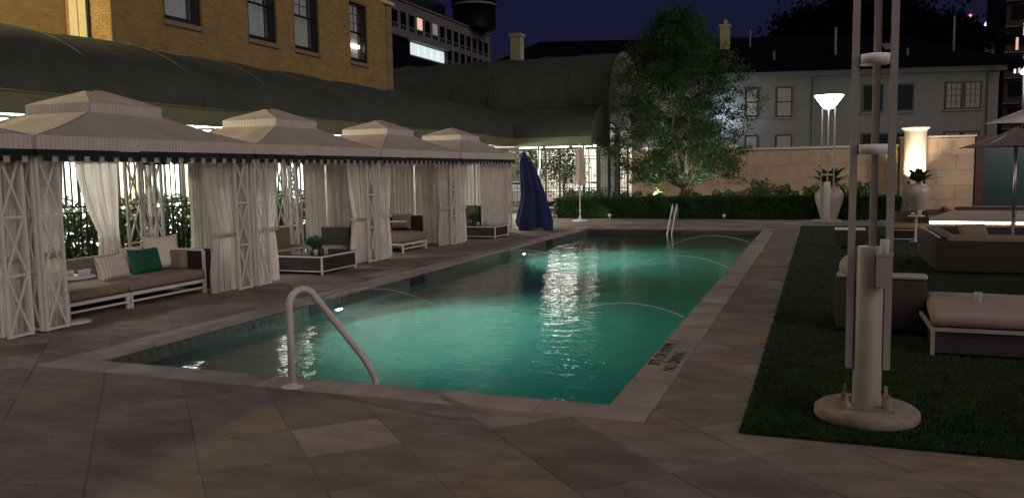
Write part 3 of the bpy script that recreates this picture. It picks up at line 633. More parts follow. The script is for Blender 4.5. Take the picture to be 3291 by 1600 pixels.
def cabana(Y0, Y1, idx, label):
    t = T('cabana', label, 'cabana', (-9.85, Y0, 0), group='striped cabanas in a row beside the pool')
    L_ = Y1 - Y0; ox = 9.85
    fx, bx = VX + ox, BX + ox; y0, y1 = .03, L_ - .03; yc = L_ / 2; cxm = -9.8 + ox
    rr = random.Random(idx)
    # main skirt roof: four sides with a little sag
    c0, c1, c2_, c3 = (cxm - .56, yc - .60), (cxm + .56, yc - .60), (cxm + .56, yc + .60), (cxm - .56, yc + .60)
    e0, e1, e2, e3 = (bx, y0), (fx, y0), (fx, y1), (bx, y1)
    rf = MB()
    for (a, b, c, d) in ((e0, e1, c1, c0), (e1, e2, c2_, c1), (e2, e3, c3, c2_), (e3, e0, c0, c3)):
        L2 = math.hypot(b[0] - a[0], b[1] - a[1])
        def f(u, v, a=a, b=b, c=c, d=d, L2=L2):
            x = (a[0] + (b[0] - a[0]) * u) * (1 - v) + (d[0] + (c[0] - d[0]) * u) * v
            y = (a[1] + (b[1] - a[1]) * u) * (1 - v) + (d[1] + (c[1] - d[1]) * u) * v
            z = 2.365 + .40 * v - .028 * math.sin(v * PI) * (1 - .3 * math.sin(u * PI)) + .024 * math.sin(u * 11 + idx * 2 + v * 2) * math.sin(v * PI) * math.sin(u * PI)
            return (x, y, z)
        rf.grid(f, 24, 10, lambda u, v, L2=L2, a=a, b=b, c=c, d=d: (((a[0] + (b[0] - a[0]) * u) * (1 - v) + (d[0] + (c[0] - d[0]) * u) * v) if abs(b[0] - a[0]) > abs(b[1] - a[1]) else ((a[1] + (b[1] - a[1]) * u) * (1 - v) + (d[1] + (c[1] - d[1]) * u) * v), v))
    P('roof_skirt', rf, 'roofcloth', t)
    sm_ = MB()
    for e, c in ((e1, c1), (e2, c2_), (e0, c0), (e3, c3)):
        sm_.tube([(e[0] + (c[0] - e[0]) * v / 8, e[1] + (c[1] - e[1]) * v / 8, 2.369 + .40 * v / 8 - .028 * math.sin(v / 8 * PI)) for v in range(9)], .006, 5)
    P('roof_seam', sm_, 'seam', t, kind='stuff')
    m = MB(); ring_band(m, bx, fx, y0, y1, 2.20, 2.372, .012, idx, 44); P('valance', m, 'valcloth', t)
    m = MB(); ring_band(m, cxm - .60, cxm + .60, yc - .64, yc + .64, 2.735, 2.875, .006, idx, 14); P('vent_valance', m, 'valcloth', t)
    cp = MB(); q = [(cxm - .60, yc - .64), (cxm + .60, yc - .64), (cxm + .60, yc + .64), (cxm - .60, yc + .64)]; rg = [(cxm, yc - .17), (cxm, yc - .17), (cxm, yc + .19), (cxm, yc + .19)]
    for i in range(4):
        a, b, c, d = q[i], q[(i + 1) % 4], rg[(i + 1) % 4], rg[i]
        def f(u, v, a=a, b=b, c=c, d=d):
            x = (a[0] + (b[0] - a[0]) * u) * (1 - v) + (d[0] + (c[0] - d[0]) * u) * v; y = (a[1] + (b[1] - a[1]) * u) * (1 - v) + (d[1] + (c[1] - d[1]) * u) * v
            return (x, y, 2.877 + .22 * v ** .8 - .012 * math.sin(v * PI) - .02 * math.sin(u * PI) * (1 - v) * v * 4 + (.02 * v if y > yc else 0))
        cp.grid(f, 12, 8, lambda u, v, a=a, b=b, i=i: ((a[1] + (b[1] - a[1]) * u) if i % 2 else (a[0] + (b[0] - a[0]) * u), v))
    P('vent_cap', cp, 'roofcloth', t)
    # black castellated trim
    tb = MB(); ring_band(tb, bx - .004, fx + .006, y0 - .004, y1 + .004, 2.125, 2.205, .010, idx, 44)
    y = .10
    while y < L_ - .16:
        tb.box(fx + .001, fx + .007, y, y + .125, 2.065, 2.128); y += .23
    x = bx + .1
    while x < fx - .16:
        tb.box(x, x + .125, y0 - .006, y0 - .001, 2.065, 2.128); tb.box(x, x + .125, y1 + .001, y1 + .006, 2.065, 2.128); x += .23
    P('black_trim', tb, 'black', t)
    rod = MB()
    for (a, b) in ((e0, e1), (e1, e2), (e2, e3), (e3, e0)):
        ins = .10; ax = min(max(a[0], bx + ins), fx - ins); bx_ = min(max(b[0], bx + ins), fx - ins); ay = min(max(a[1], y0 + ins), y1 - ins); by = min(max(b[1], y0 + ins), y1 - ins)
        rod.bar((ax, ay, 2.13), (bx_, by, 2.13), .035, .035)
    P('curtain_rail', rod, 'white', t)
    F = -8.72 + ox; B = -10.98 + ox; n0, n1 = .08, L_ - .08; pw = .33
    for a, b in (((F, n0), (F, n0 + pw)), ((F - pw, n0), (F - .034, n0)), ((F, n1 - pw), (F, n1)), ((F - pw, n1), (F - .034, n1)),
                 ((B, n0), (B, n0 + pw)), ((B + .034, n0), (B + pw, n0)), ((B, n1 - pw), (B, n1)), ((B + .034, n1), (B + pw, n1))):
        lattice(t, a, b)
    Fi = F - .13
    zt, zb = 2.12, .03
    cs = []
    s0 = .55 if idx <= 1 else .85
    cs.append(pleat((Fi, .10), (Fi + .02, s0), zt, zb, (Fi, .10), (Fi, s0 - .10), .93, (Fi, .10), (Fi, s0 - .03), seed=idx * 7 + 1, folds=7))
    fr0 = L_ - (.62 if idx == 0 else 1.0); tie_ = L_ - .74
    cs.append(pleat((Fi + .02, fr0 if idx != 4 else L_ - 2.2), (Fi, L_ - .10), zt, zb, (Fi, tie_ if idx != 4 else L_ - 1.6), (Fi, L_ - .10), .93 if idx != 4 else None, (Fi + .03, L_ - .90 if idx != 4 else L_ - 2.1), (Fi, L_ - .10), seed=idx * 7 + 2, folds=9 if idx != 4 else 17))
    far = {0: 1.1, 1: 1.12, 2: 1.55, 3: 2.0, 4: 2.1}[idx]
    cs.append(pleat((Fi - .05, n1 - .07), (Fi - min(far, 1.0), n1 - .07), zt, zb, seed=idx * 7 + 3, folds=12, amp=.05))
    if far > 1.2: cs.append(pleat((Fi - 1.03, n1 - .10), (Fi - far, n1 - .10), zt, zb, seed=idx * 7 + 4, folds=9, amp=.03))
    cs.append(pleat((Fi - .05, n0 + .10), (Fi - .45, n0 + .10), zt, zb, seed=idx * 7 + 5, folds=6))
    if idx == 1: cs.append(pleat((B + .03, 2.62), (B + .03, 3.45), zt, zb, (B + .03, 3.0), (B + .03, 3.4), .93, (B + .03, 2.95), (B + .03, 3.45), seed=91, folds=8))
    elif idx in (3, 4): cs.append(pleat((B + .03, 1.3), (B + .03, L_ - .3), zt, zb, seed=92 + idx, folds=22, amp=.03, n=90))
    for c in cs: P('curtain', c, 'curtain', t)
    for k, (a, b) in enumerate((((Fi - .05, .08), (Fi - .0, s0 - .09)), ((Fi - .0, tie_ - .02), (Fi - .05, L_ - .09)))):
        if idx == 4 and k == 1: continue
        P('tieback', MB().box(Fi - .065, Fi + .062, a[1], b[1], .905, .955), 'curtain', t)
    tabs = MB(); y = .235
    while y < L_ - .1:
        tabs.box(fx - .022, fx - .012, y, y + .082, 2.05, 2.14)
        y += .23
    P('curtain_tabs', tabs, 'curtain', t, kind='stuff')
    return t
bnd = [2.95, 7.03, 11.05, 15.12, 19.22, 23.3]
labs = ['striped cabana cut off by the left picture edge', 'nearest full striped cabana with a pillowed sofa inside', 'second striped cabana with a low black table and green plant', 'third striped cabana with a small white side table inside', 'farthest striped cabana beside the navy covered umbrella']
cabs = [cabana(bnd[i], bnd[i + 1], i, labs[i]) for i in range(5)]

# ============================================================ LOUNGE FURNITURE
def pillow(w_, h_, d_, seed=0):
    def f(s_):
        def g(u, v):
            a = (u * 2 - 1); b = (v * 2 - 1)
            e = (1 - abs(a) ** 4) * (1 - abs(b) ** 4); pin = 1 - .10 * (1 - abs(a) ** 2) * abs(b) ** 3; pin2 = 1 - .10 * (1 - abs(b) ** 2) * abs(a) ** 3
            return (a * w_ / 2 * pin2, s_ * (d_ / 2 * e ** .6 + .003 * math.sin(a * 7 + seed) * e), b * h_ / 2 * pin)
        return g
    m = MB(); m.grid(f(-1), 16, 14, lambda u, v: (u * w_, v)); m.grid(lambda u, v: f(1)(1 - u, v), 16, 14, lambda u, v: (u * w_, v)); return m
def put_pillow(label, m, w_, h_, d_, loc, rz, tilt, group=None, cat='pillow'):
    o = P('throw_pillow', pillow(w_, h_, d_, loc[1]), m); o.location = loc; o.rotation_euler = (tilt, 0, rz); tag(o, label, cat, group); return o
def glass(loc, label, r=.035, hgt=.085, group=None):
    t = T('drinking_glass', label, 'glass', loc, group=group)
    P('tumbler', MB().lathe([(r * .8, 0), (r * .88, .01), (r, hgt), (r - .003, hgt), (r * .8, .012), (.001, .012)], seg=16), 'glass', t)
    return t
def sofa_unit(label, x0, x1, y0, y1, back=None, arm=None, units=1, topz=.38, grp=None):
    """low lounge: x0 rear .. x1 front edge, y0..y1 along the pool; back on the rear, arm at y1"""
    t = T('lounge_sofa', label, 'sofa', (x1, y0, 0), group=grp); W_ = x0 - x1; L_ = y1 - y0
    for k in range(units):
        a = L_ * k / units + .012; b = L_ * (k + 1) / units - .012
        P('seat_cushion', rbox(W_, .0, a, b, .235, topz, .045, 3), 'cushion', t)
        f = MB(); 
        f.bar((-.03, a, .20), (-.03, b, .20), .05, .045).bar((-.03, a, .095), (-.03, b, .095), .035, .025)
        f.bar((W_, a, .20), (W_, b, .20), .05, .045)
        for yy_ in (a + .02, b - .02):
            f.bar((-.03, yy_, 0), (-.03, yy_, .178), .04, .04); f.bar((W_ + .03, yy_, 0), (W_ + .03, yy_, .178), .04, .04); f.bar((-.055, yy_, .20), (W_ + .03, yy_, .20), .035, .045)
        P('frame', f, 'white', t)
        P('webbing', MB().box(W_ + .03, -.06, a + .05, b - .05, .205, .232), 'wicker', t)
    if back: P('backrest', rbox(W_ - .20, W_ + .02, .02, L_ - .02, .22, back, .05, 3), 'cushion', t); P('back_frame', MB().box(W_ - .27, W_ - .21, 0, L_, .15, back - .03), 'wicker', t)
    if arm:
        P('armrest', rbox(W_ - .2, -.02, L_ + .02, L_ + .16, .05, arm, .03, 2), 'wicker', t)
        P('arm_cushion', rbox(W_ + .1, -.35, L_ - .14, L_ + .01, topz, arm - .01, .04, 2), 'cushion', t)
        P('arm_frame', MB().box(-.075, -.022, L_ - .005, L_ + .019, .0, arm - .03).bar((-.05, L_ + .01, arm - .015), (W_, L_ + .01, arm - .015), .035, .03), 'white', t)
    return t
sofa_unit('low taupe sofa with metal frame in the nearest cabana', -10.35, -9.15, 7.3, 10.40, back=.655, arm=.70, units=2, grp='cabana sofas')
put_pillow('pinstriped white pillow leaning at the front of the sofa', 'pstripe', .66, .38, .17, (-9.72, 9.10, .54), PI / 2 + .12, -.22)
put_pillow('striped pillow half hidden behind the green pillow', 'pstripe', .5, .36, .15, (-10.12, 9.85, .60), PI / 2, -.25)
put_pillow('dark green velvet pillow between the white ones', 'pgreen', .60, .42, .18, (-9.80, 9.80, .56), PI / 2 - .05, -.28)
put_pillow('tall plain white pillow at the right end of the sofa', 'pwhite', .62, .56, .20, (-9.86, 10.22, .655), PI / 2 - .25, -.2)
def side_table(label, loc, top=(.33, .66), base=.26, off=0, white='white', grp=None):
    t = T('side_table', label, 'side table', loc, group=grp)
    P('table_top', MB().lathe([(.001, top[1] - .018), (top[0], top[1] - .018), (top[0], top[1]), (.001, top[1])], (0, 0, 0), 32), white, t)
    P('column', MB().bar((off, 0, .012), (off, 0, top[1] - .018), .05, .05), white, t)
    P('base', MB().lathe([(base, 0), (base, .012), (.001, .012)], (off * .2, 0, 0), 32), white, t)
    return t
side_table('round white side table over the nearest sofa seat', (-9.0, 7.74, 0), (.30, .60), .24, -.2)
for dx, dy, lb_ in ((-.05, -.06, 'clear tumbler at the left of the row on the round side table'), (.04, .04, 'clear tumbler in the middle of the row on the round side table'), (.02, .15, 'clear tumbler nearest the striped pillow on the round side table')):
    glass((-8.95 + dx, 7.80 + dy, .60), lb_, .045, .075, group='clear tumblers on the nearest side table')
def coffee_table(label, x0, x1, y0, y1, grp):
    t = T('coffee_table', label, 'coffee table', ((x0 + x1) / 2, (y0 + y1) / 2, 0), group=grp); a, b = (x1 - x0) / 2, (y1 - y0) / 2
    P('glass_top', MB().box(-a, a, -b, b, .352, .364), 'blackglass', t)
    P('rim', MB().box(-a, a, -b, -b + .03, .318, .350).box(-a, a, b - .03, b, .318, .350).box(-a, -a + .03, -b + .031, b - .031, .318, .350).box(a - .03, a, -b + .031, b - .031, .318, .350).box(-a, a, -b, -b + .02, .055, .075).box(-a, a, b - .02, b, .055, .075).box(a - .02, a, -b + .021, b - .021, .055, .075).box(-a, -a + .02, -b + .021, b - .021, .055, .075), 'white', t)
    for (x, y) in ((-1, -1), (1, -1), (1, 1), (-1, 1)): P('leg', MB().box(x * a - (.032 if x > 0 else 0), x * a + (.032 if x < 0 else 0), y * b - (.032 if y > 0 else 0) , y * b + (.032 if y < 0 else 0), 0, .317), 'white', t)
    P('wicker_panel', MB().box(-a + .012, a - .012, -b + .012, b - .012, .076, .317), 'wicker', t)
    return t
coffee_table('low coffee table with black glass top in the second cabana', -9.95, -8.55, 12.75, 13.95, 'low black glass coffee tables')
coffee_table('low coffee table with black glass top in the farthest cabana', -9.75, -8.33, 20.85, 21.85, 'low black glass coffee tables')
def potplant(label, loc, r=.11, hp=.16, ht=.22, m='succ', n=900, pot='blackpot', seed=1):
    t = T('potted_plant', label, 'plant', loc)
    P('pot', MB().lathe([(r * .85, 0), (r, hp), (r * .9, hp), (r * .85, hp - .02), (.001, hp - .02)], seg=18), pot, t)
    rs = np.random.RandomState(seed); th = rs.rand(n) * 2 * PI; ph = rs.rand(n) ** .7; rr_ = r * 1.5 * rs.rand(n) ** .5
    leaves('foliage', np.stack([rr_ * np.cos(th), rr_ * np.sin(th), hp + ht * ph * (1 - .5 * rr_ / (r * 1.5))], 1), .07, m, t, flat=-.8, aspect=.2, seed=seed)
    return t
potplant('spiky green plant in a dark pot on the second cabana table', (-8.95, 13.15, .364), .13, .15, .20)
potplant('small leafy plant in a dark pot on the farthest table', (-9.2, 21.35, .364), .10, .16, .2, 'leafshrub', 500, seed=3)
glass((-8.80, 12.93, .364), 'clear glass beside the plant pot, nearer one', .04, .09); glass((-8.70, 13.12, .364), 'clear glass beside the plant pot, by the table edge', .04, .11)
glass((-8.95, 21.1, .364), 'small lit glass on the farthest coffee table, left one', .045, .09); glass((-8.78, 21.25, .364), 'small lit glass on the farthest coffee table, right one', .045, .09)
sofa_unit('taupe sofa behind the coffee table in the second cabana', -10.55, -9.75, 12.55, 14.6, back=.76, units=2, grp='cabana sofas')
t = T('lounge_chair', 'dark wicker lounge chair at the far side of the second cabana', 'chair', (-9.6, 14.55, 0))
P('backrest', rbox(-.35, .35, .28, .38, .08, .74, .03, 2), 'wicker', t); P('seat', rbox(-.35, .35, -.1, .27, .20, .36, .04, 2), 'cushion', t); P('legs', MB().box(-.35, -.31, -.1, -.06, 0, .2).box(.31, .35, -.1, -.06, 0, .2).box(-.35, -.31, .3, .34, 0, .08).box(.31, .35, .3, .34, 0, .08), 'white', t)
sofa_unit('taupe daybed cushion with white legs in the third cabana', -10.5, -9.0, 16.75, 18.0, units=1, topz=.42, grp='cabana sofas')
t = T('lounge_chair', 'dark lounge chair behind the white table in the third cabana', 'chair', (-10.1, 18.65, 0))
P('backrest', rbox(-.75, .5, .22, .36, .1, .76, .04, 2), 'wicker', t); P('seat', rbox(-.75, .5, -.25, .21, .22, .38, .04, 2), 'cushion', t); P('legs', MB().box(-.75, -.71, -.25, -.21, 0, .22).box(.46, .5, -.25, -.21, 0, .22), 'white', t)
put_pillow('taupe pillow on the dark chair in the third cabana', 'cushion', .6, .4, .16, (-10.1, 18.72, .62), 0, -.2)
side_table('square legged white side table in the third cabana', (-9.95, 18.1, 0), (.30, .66), .2, -.25)
t = T('lounge_chair', 'brown cushioned armchair in the farthest cabana', 'chair', (-9.75, 22.3, 0))
P('back_cushion', rbox(-.52, .22, .10, .26, .40, .86, .04, 2), 'cushion', t); P('seat_cushion', rbox(-.52, .22, -.45, .09, .26, .42, .04, 2), 'cushion', t); P('frame', MB().box(-.56, .26, .27, .31, .05, .84).box(-.56, -.53, -.45, .27, .05, .25).box(.23, .26, -.45, .27, .05, .25), 'wicker', t)

# ============================================================ FOREGROUND RIGHT
def light_pole(label, loc, s=1.0, top=3.75, full=True):
    t = T('light_pole', label, 'lamp post', loc, group='torchiere lamp posts'); R_ = .36
    c = MB().lathe([(R_ - .03, 0), (R_, .025), (R_, .075), (R_ - .03, .10), (.001, .10)], seg=40); P('concrete_base', c, 'concrete', t)
    P('base_plate', MB().box(-.17, .17, -.17, .17, .10, .118), 'concrete', t)
    for i, j in ((-1, -1), (1, -1), (1, 1), (-1, 1)): P('anchor_bolt', MB().lathe([(.028, .118), (.028, .15), (.014, .15), (.014, .215), (.001, .22)], (i * .14, j * .14, 0), 8), 'concrete', t)
    P('column', MB().lathe([(.098, .118), (.098, 1.26), (.09, 1.27), (.001, 1.27)], seg=28), 'polepaint', t)
    for k, a in enumerate((PI * 1.0, 0.0, PI * .45, PI * 1.5)):
        if k == 3: continue
        x, y = math.cos(a) * .125, math.sin(a) * .125
        z0 = .38 if k < 2 else 1.24
        if k == 2: x, y = .02, .08
        P('upright_bar', MB().box(x - .024, x + .024, y - .035, y + .035, z0, top), 'polepaint', t)
    for z in (1.93, 2.56):
        P('ring_band', MB().lathe([(.10, z), (.103, z), (.103, z + .07), (.10, z + .07), (.10, z)], seg=28, cap=False), 'white', t)
    P('electrical_box', MB().box(.035, .135, -.19, -.09, 1.0, 1.22).box(.03, .14, -.195, -.085, 1.22, 1.235), 'polepaint', t)
    sh = MB().lathe([(.10, top - .02), (.14, top + .04), (.36, top + .36), (.345, top + .36), (.12, top + .04), (.001, top + .02)], seg=28); P('lamp_shade', sh, 'shade', t)
    P('shade_rim', MB().lathe([(.36, top + .36), (.372, top + .36), (.372, top + .375), (.36, top + .375)], seg=28), 'steel', t)
    return t
lp = light_pole('tall grey light pole on a round concrete foot in the foreground', (.36, 6.38, 0), top=4.6)
light('lamp_light', 'POINT', (0, 0, 5.15), 30, (1, .84, .80), .25, lp)
lp2 = T('light_pole', 'slim far lamp post with a glowing conical shade', 'lamp post', (.28, 28.5, 0), group='torchiere lamp posts')
P('concrete_base', MB().lathe([(.44, 0), (.46, .03), (.46, .09), (.42, .12), (.001, .12)], seg=32), 'concrete', lp2)
P('column', MB().lathe([(.10, .12), (.10, 1.35), (.001, 1.36)], seg=18), 'polepaint', lp2)
for x, y in ((-.19, 0), (.19, 0), (0, .15)): P('upright_bar', MB().box(x - .022, x + .022, y - .03, y + .03, .5, 3.70), 'polepaint', lp2)
for z in (1.55, 2.2): P('ring_band', MB().lathe([(.17, z), (.175, z), (.175, z + .05), (.17, z + .05), (.17, z)], seg=20, cap=False), 'polepaint', lp2)
P('lamp_shade', MB().lathe([(.12, 3.70), (.18, 3.74), (.45, 4.12), (.43, 4.12), (.15, 3.76), (.001, 3.74)], seg=28), 'shade', lp2)
P('shade_rim', MB().lathe([(.45, 4.12), (.465, 4.12), (.465, 4.14), (.45, 4.14)], seg=28), 'steel', lp2)
light('lamp_light', 'POINT', (0, 0, 4.35), 130, (1, .90, .92), .2, lp2)
glass((.445, 6.24, 1.235), 'clear tapered plastic cup left on the pole box', .030, .10)
# chair with its back to us
t = T('wicker_armchair', 'dark wicker armchair seen from behind the foreground pole', 'armchair', (.66, 9.75, 0))
bm_ = rbox(-.44, .46, -.09, .05, .03, .62, .05, 3); P('backrest', bm_, 'wickerlight', t)
P('top_band', rbox(-.445, .465, -.10, .06, .615, .675, .03, 3), 'polepaint', t)
P('armrest', rbox(-.45, -.33, .05, .80, .03, .60, .04, 2), 'wicker', t); P('armrest', rbox(.34, .46, .05, .80, .03, .56, .04, 2), 'wicker', t)
P('seat_cushion', rbox(-.33, .34, .05, .80, .28, .42, .05, 2), 'cushion', t); P('seat_base', MB().box(-.33, .34, .05, .78, .05, .27), 'wicker', t)
o = P('round_cushion', MB().lathe([(.001, -.05), (.12, -.045), (.15, 0), (.12, .045), (.001, .05)], (0, 0, 0), 20), 'polepaint'); o.location = (.38, 9.72, .735); o.rotation_euler = (PI / 2.3, 0, .2); tag(o, 'small round bolster cushion on the top left of the armchair back', 'cushion')
# daybed
db_ = T('round_daybed', 'pinkish beige daybed cushion on a white framed wicker base', 'daybed', (1.05, 8.70, 0))
poly = [(0, 0), (2.6, 0), (2.6, .5)] + [(2.6 - 2.42 * math.sin(a * PI / 16) ** .9 * .93, .5 + .95 * math.sin(a * PI / 16) ** .5) for a in range(1, 9)] + [(0.05, 1.45)]
poly = [(.0, .0), (2.6, .0), (2.6, .35), (2.4, .70), (2.1, 1.0), (1.7, 1.25), (1.2, 1.40), (.6, 1.47), (0.1, 1.47)]
base = [(x * .985 + .02, y * .97 + .02) for x, y in poly]
P('wicker_base', MB().prism(base, .035, .245), 'wickerlight', db_)
bm = bmesh.new(); vs_ = [bm.verts.new((x, y, .29)) for x, y in poly]; f_ = bm.faces.new(vs_); ex = bmesh.ops.extrude_face_region(bm, geom=[f_])
for v in [g_ for g_ in ex['geom'] if isinstance(g_, bmesh.types.BMVert)]: v.co.z = .435
bmesh.ops.bevel(bm, geom=list(bm.edges), offset=.055, segments=4, profile=.5, affect='EDGES'); bm.verts.index_update()
P('mattress', MB().add([v.co[:] for v in bm.verts], [[v.index for v in f.verts] for f in bm.faces], smooth=True), 'cushionpink', db_); bm.free()
P('frame', MB().box(0, 2.62, -.005, .028, .248, .282).box(-.004, .028, .03, 1.45, .248, .282), 'polepaint', db_)
for x, y in ((0, 0), (0.0, 1.40), (2.55, 0)): P('leg', MB().box(x, x + .035, y - .004, y + .03, 0, .247), 'polepaint', db_)
glass((1.56, 9.42, .436), 'clear plastic cup standing on the beige daybed', .038, .105)
# sectional at the right edge
sf = T('sectional_sofa', 'large dark wicker sectional seen from behind at the right edge', 'sofa', (1.9, 15.4, 0))
P('back', rbox(0, 3.2, 0, .14, .03, .56, .04, 2), 'wicker', sf); P('side', rbox(0, .14, .16, 2.9, .03, .60, .04, 2), 'wicker', sf)
P('back_cushion', rbox(.18, 3.2, .16, .34, .34, .66, .06, 3), 'cushion', sf); P('back_cushion', rbox(.17, .36, .4, 2.8, .34, .64, .06, 3), 'cushion', sf)
P('seat_cushion', rbox(.37, 3.2, .36, 1.2, .25, .40, .05, 2), 'cushion', sf); P('trim_rail', MB().bar((.07, .2, .61), (.07, 2.9, .61), .03, .02), 'white', sf)
put_pillow('rounded taupe pillow on the dark sectional sofa', 'cushion', .6, .4, .18, (2.75, 17.3, .56), .5, -.6)
def curved_chair(label, loc, rz):
    t = T('lounge_armchair', label, 'armchair', loc, rz)
    f = lambda r0, r1, z0, z1: MB().grid(lambda u, v: ((r0 if v < .25 or v > .75 else r1) * math.cos(-.15 + u * (PI + .3)), (r0 if v < .25 or v > .75 else r1) * .8 * math.sin(-.15 + u * (PI + .3)), z1 if .2 < v < .8 and (v < .5 or True) and v in (.5,) else (z0 if v in (0, 1) else z1)), 24, 4)
    P('curved_back', f(.50, .44, .12, .70), 'cushion', t)
    P('seat_cushion', rbox(-.46, .46, -.35, .36, .27, .40, .06, 3), 'cushionpink', t); P('seat_base', MB().box(-.42, .42, -.3, .32, .07, .26), 'wicker', t)
    P('frame', MB().bar((-.46, -.36, .25), (.46, -.36, .25), .03, .02).bar((-.46, -.36, 0), (-.46, -.36, .25), .03, .03).bar((.46, -.36, 0), (.46, -.36, .25), .03, .03).bar((-.46, -.36, .03), (.46, -.36, .03), .025, .02), 'white', t)
    return t
curved_chair('curved brown armchair behind the small white pedestal table', (2.14, 22.6, 0), 0)
side_table('white pedestal table beside the curved armchair on the lawn', (2.24, 21.85, 0), (.19, .63), .14, 0)
for o in bpy.data.objects:
    pass
glass((2.16, 21.80, .63), 'short glass on the white pedestal table', .04, .08); glass((2.31, 21.86, .63), 'taller glass on the white pedestal table', .05, .13)
t = T('wicker_cube', 'dark cube stool with a pale top on the lawn', 'stool', (.70, 20.1, 0)); P('cube_body', rbox(-.31, .31, -.28, .28, .03, .41, .02, 2), 'wicker', t); P('top', MB().box(-.32, .32, -.29, .29, .411, .432), 'white', t); P('feet', MB().box(-.3, -.2, -.27, -.2, 0, .03).box(.2, .3, -.27, -.2, 0, .03), 'steel', t)

# ============================================================ URNS, PALMS, UMBRELLAS
def urn(label, loc, s, seed):
    t = T('planter_urn', label, 'urn', loc, group='tall urn planters')
    P('urn_body', MB().lathe([(r * s, z * s) for r, z in ((.24, 0), (.26, .04), (.33, .30), (.42, .60), (.465, .80), (.45, .95), (.36, 1.06), (.31, 1.09), (.33, 1.13), (.33, 1.16), (.27, 1.16), (.25, 1.05), (.001, 1.03))], seg=32), 'pot', t)
    P('trunk', MB().lathe([(.10 * s, 1.0 * s), (.13 * s, 1.1 * s), (.11 * s, 1.22 * s), (.001, 1.28 * s)], seg=10), 'bark', t)
    rr = random.Random(seed)
    for k in range(30):
        a = k * 2.4; el = rr.uniform(.5, 1.35); L_ = rr.uniform(.74, .92) * s; pts = []
        for q in range(9):
            u = q / 8; r = L_ * u * math.cos(el * (1 - .3 * u)); z = 1.22 * s + L_ * u * math.sin(el) - .22 * s * u * u; pts.append(Vector((r * math.cos(a), r * math.sin(a), z)))
        m = MB(); sd = Vector((-math.sin(a), math.cos(a), 0))
        for q in range(1, 9):
            for ss in (-1, 1):
                for h_ in (0, .33, .66):
                    p = pts[q - 1].lerp(pts[q], h_); tip = p + sd * ss * .15 * s * math.sin(min(1, q / 7) * PI * .85 + .2) + (pts[q] - pts[q - 1]) * .8 + Vector((0, 0, -.01)); dv = (pts[q] - pts[q - 1]).normalized() * .026 * s
                    m.add([p - dv * 1.6, p + dv * 1.6, tip + dv * .4, tip - dv * .4], [(0, 1, 2, 3)])
        P('frond', m, 'leafshrub', t)
    return t
urn('tall pale urn with a dark palm behind the far lamp post', (.36, 30.0, 0), 1.0, 1)
urn('tall urn with a lit green palm below the glowing pilaster', (3.58, 34.6, 0.05), .93, 5)
# wall
tw = T('limestone_wall', 'tan limestone block wall behind the tree and shrubs', 'wall', (0, 38, 0))
P('core', MB().box(-8.2, 3.15, .02, .38, -.1, 2.62).box(3.17, 5.95, .02, .5, -.1, 2.95), 'tanjoint', tw)
def panels(x0, x1, zs, wdt, yf):
    for i in range(len(zs) - 1):
        x = x0 - (wdt / 2 if i % 2 else 0)
        while x < x1:
            a, b = max(x, x0), min(x + wdt, x1)
            if b - a > .1:
                me = MB().box(a + .006, b - .006, yf, yf + .06, zs[i] + .006, zs[i + 1] - .006).mesh('stone_panel', 'tan'); k = rnd.uniform(.92, 1.08); settone(me, (k, k * rnd.uniform(.97, 1.02), k)); O('stone_panel', me, tw)
            x += wdt
panels(-8.2, 3.15, [-.1, .36, 1.14, 1.92, 2.60], 1.55, -.04); panels(3.2, 5.95, [-.1, .4, 1.0, 1.6, 2.25, 2.93], 1.4, -.08)
P('wall_cap', MB().box(-8.25, 3.16, -.10, .45, 2.622, 2.72), 'pilaster', tw); P('wall_cap', MB().box(3.172, 6.0, -.14, .55, 2.952, 3.03), 'pilaster', tw)
pl = T('pilaster_column', 'glowing cream pilaster with a flared cap against the wall', 'pilaster', (3.66, 36.9, 0))
P('shaft', MB().lathe([(.42, -.1), (.42, 3.24)], seg=32), 'pilaster', pl)
P('capital', MB().lathe([(.43, 3.20), (.44, 3.25), (.50, 3.31), (.53, 3.32), (.53, 3.37), (.001, 3.38)], seg=32), 'pilaster', pl)
for dx in (-.28, .28): P('uplight', MB().lathe([(.05, 0), (.06, .12), (.001, .12)], (dx, -.85, 1.10), 10).tube([(dx, -.85, 0), (dx, -.85, 1.1)], .015, 6), 'fence', pl)
light('pilaster_uplight', 'SPOT', (-.28, -.85, 1.25), 400, (1, .80, .58), .06, pl, to=(-.12, -.30, 1.95), spot=84, blend=.7)
light('pilaster_uplight', 'SPOT', (.28, -.85, 1.25), 400, (1, .80, .58), .06, pl, to=(.12, -.30, 1.95), spot=84, blend=.7)
dr = T('teal_gate', 'dark teal double gate in a brick frame at the right edge', 'gate', (6.05, 37.9, 0))
P('gate_leaf', MB().box(.25, 1.3, .05, .1, .1, 2.75), 'teal', dr); P('gate_leaf', MB().box(1.31, 2.6, .05, .1, .1, 2.75), 'teal', dr)
P('brick_jamb', MB().box(-.05, .24, -.05, .3, -.1, 2.85), 'darkbrick', dr); P('lintel', MB().box(-.05, 2.7, -.04, .3, 2.86, 3.0), 'darkbrick', dr)
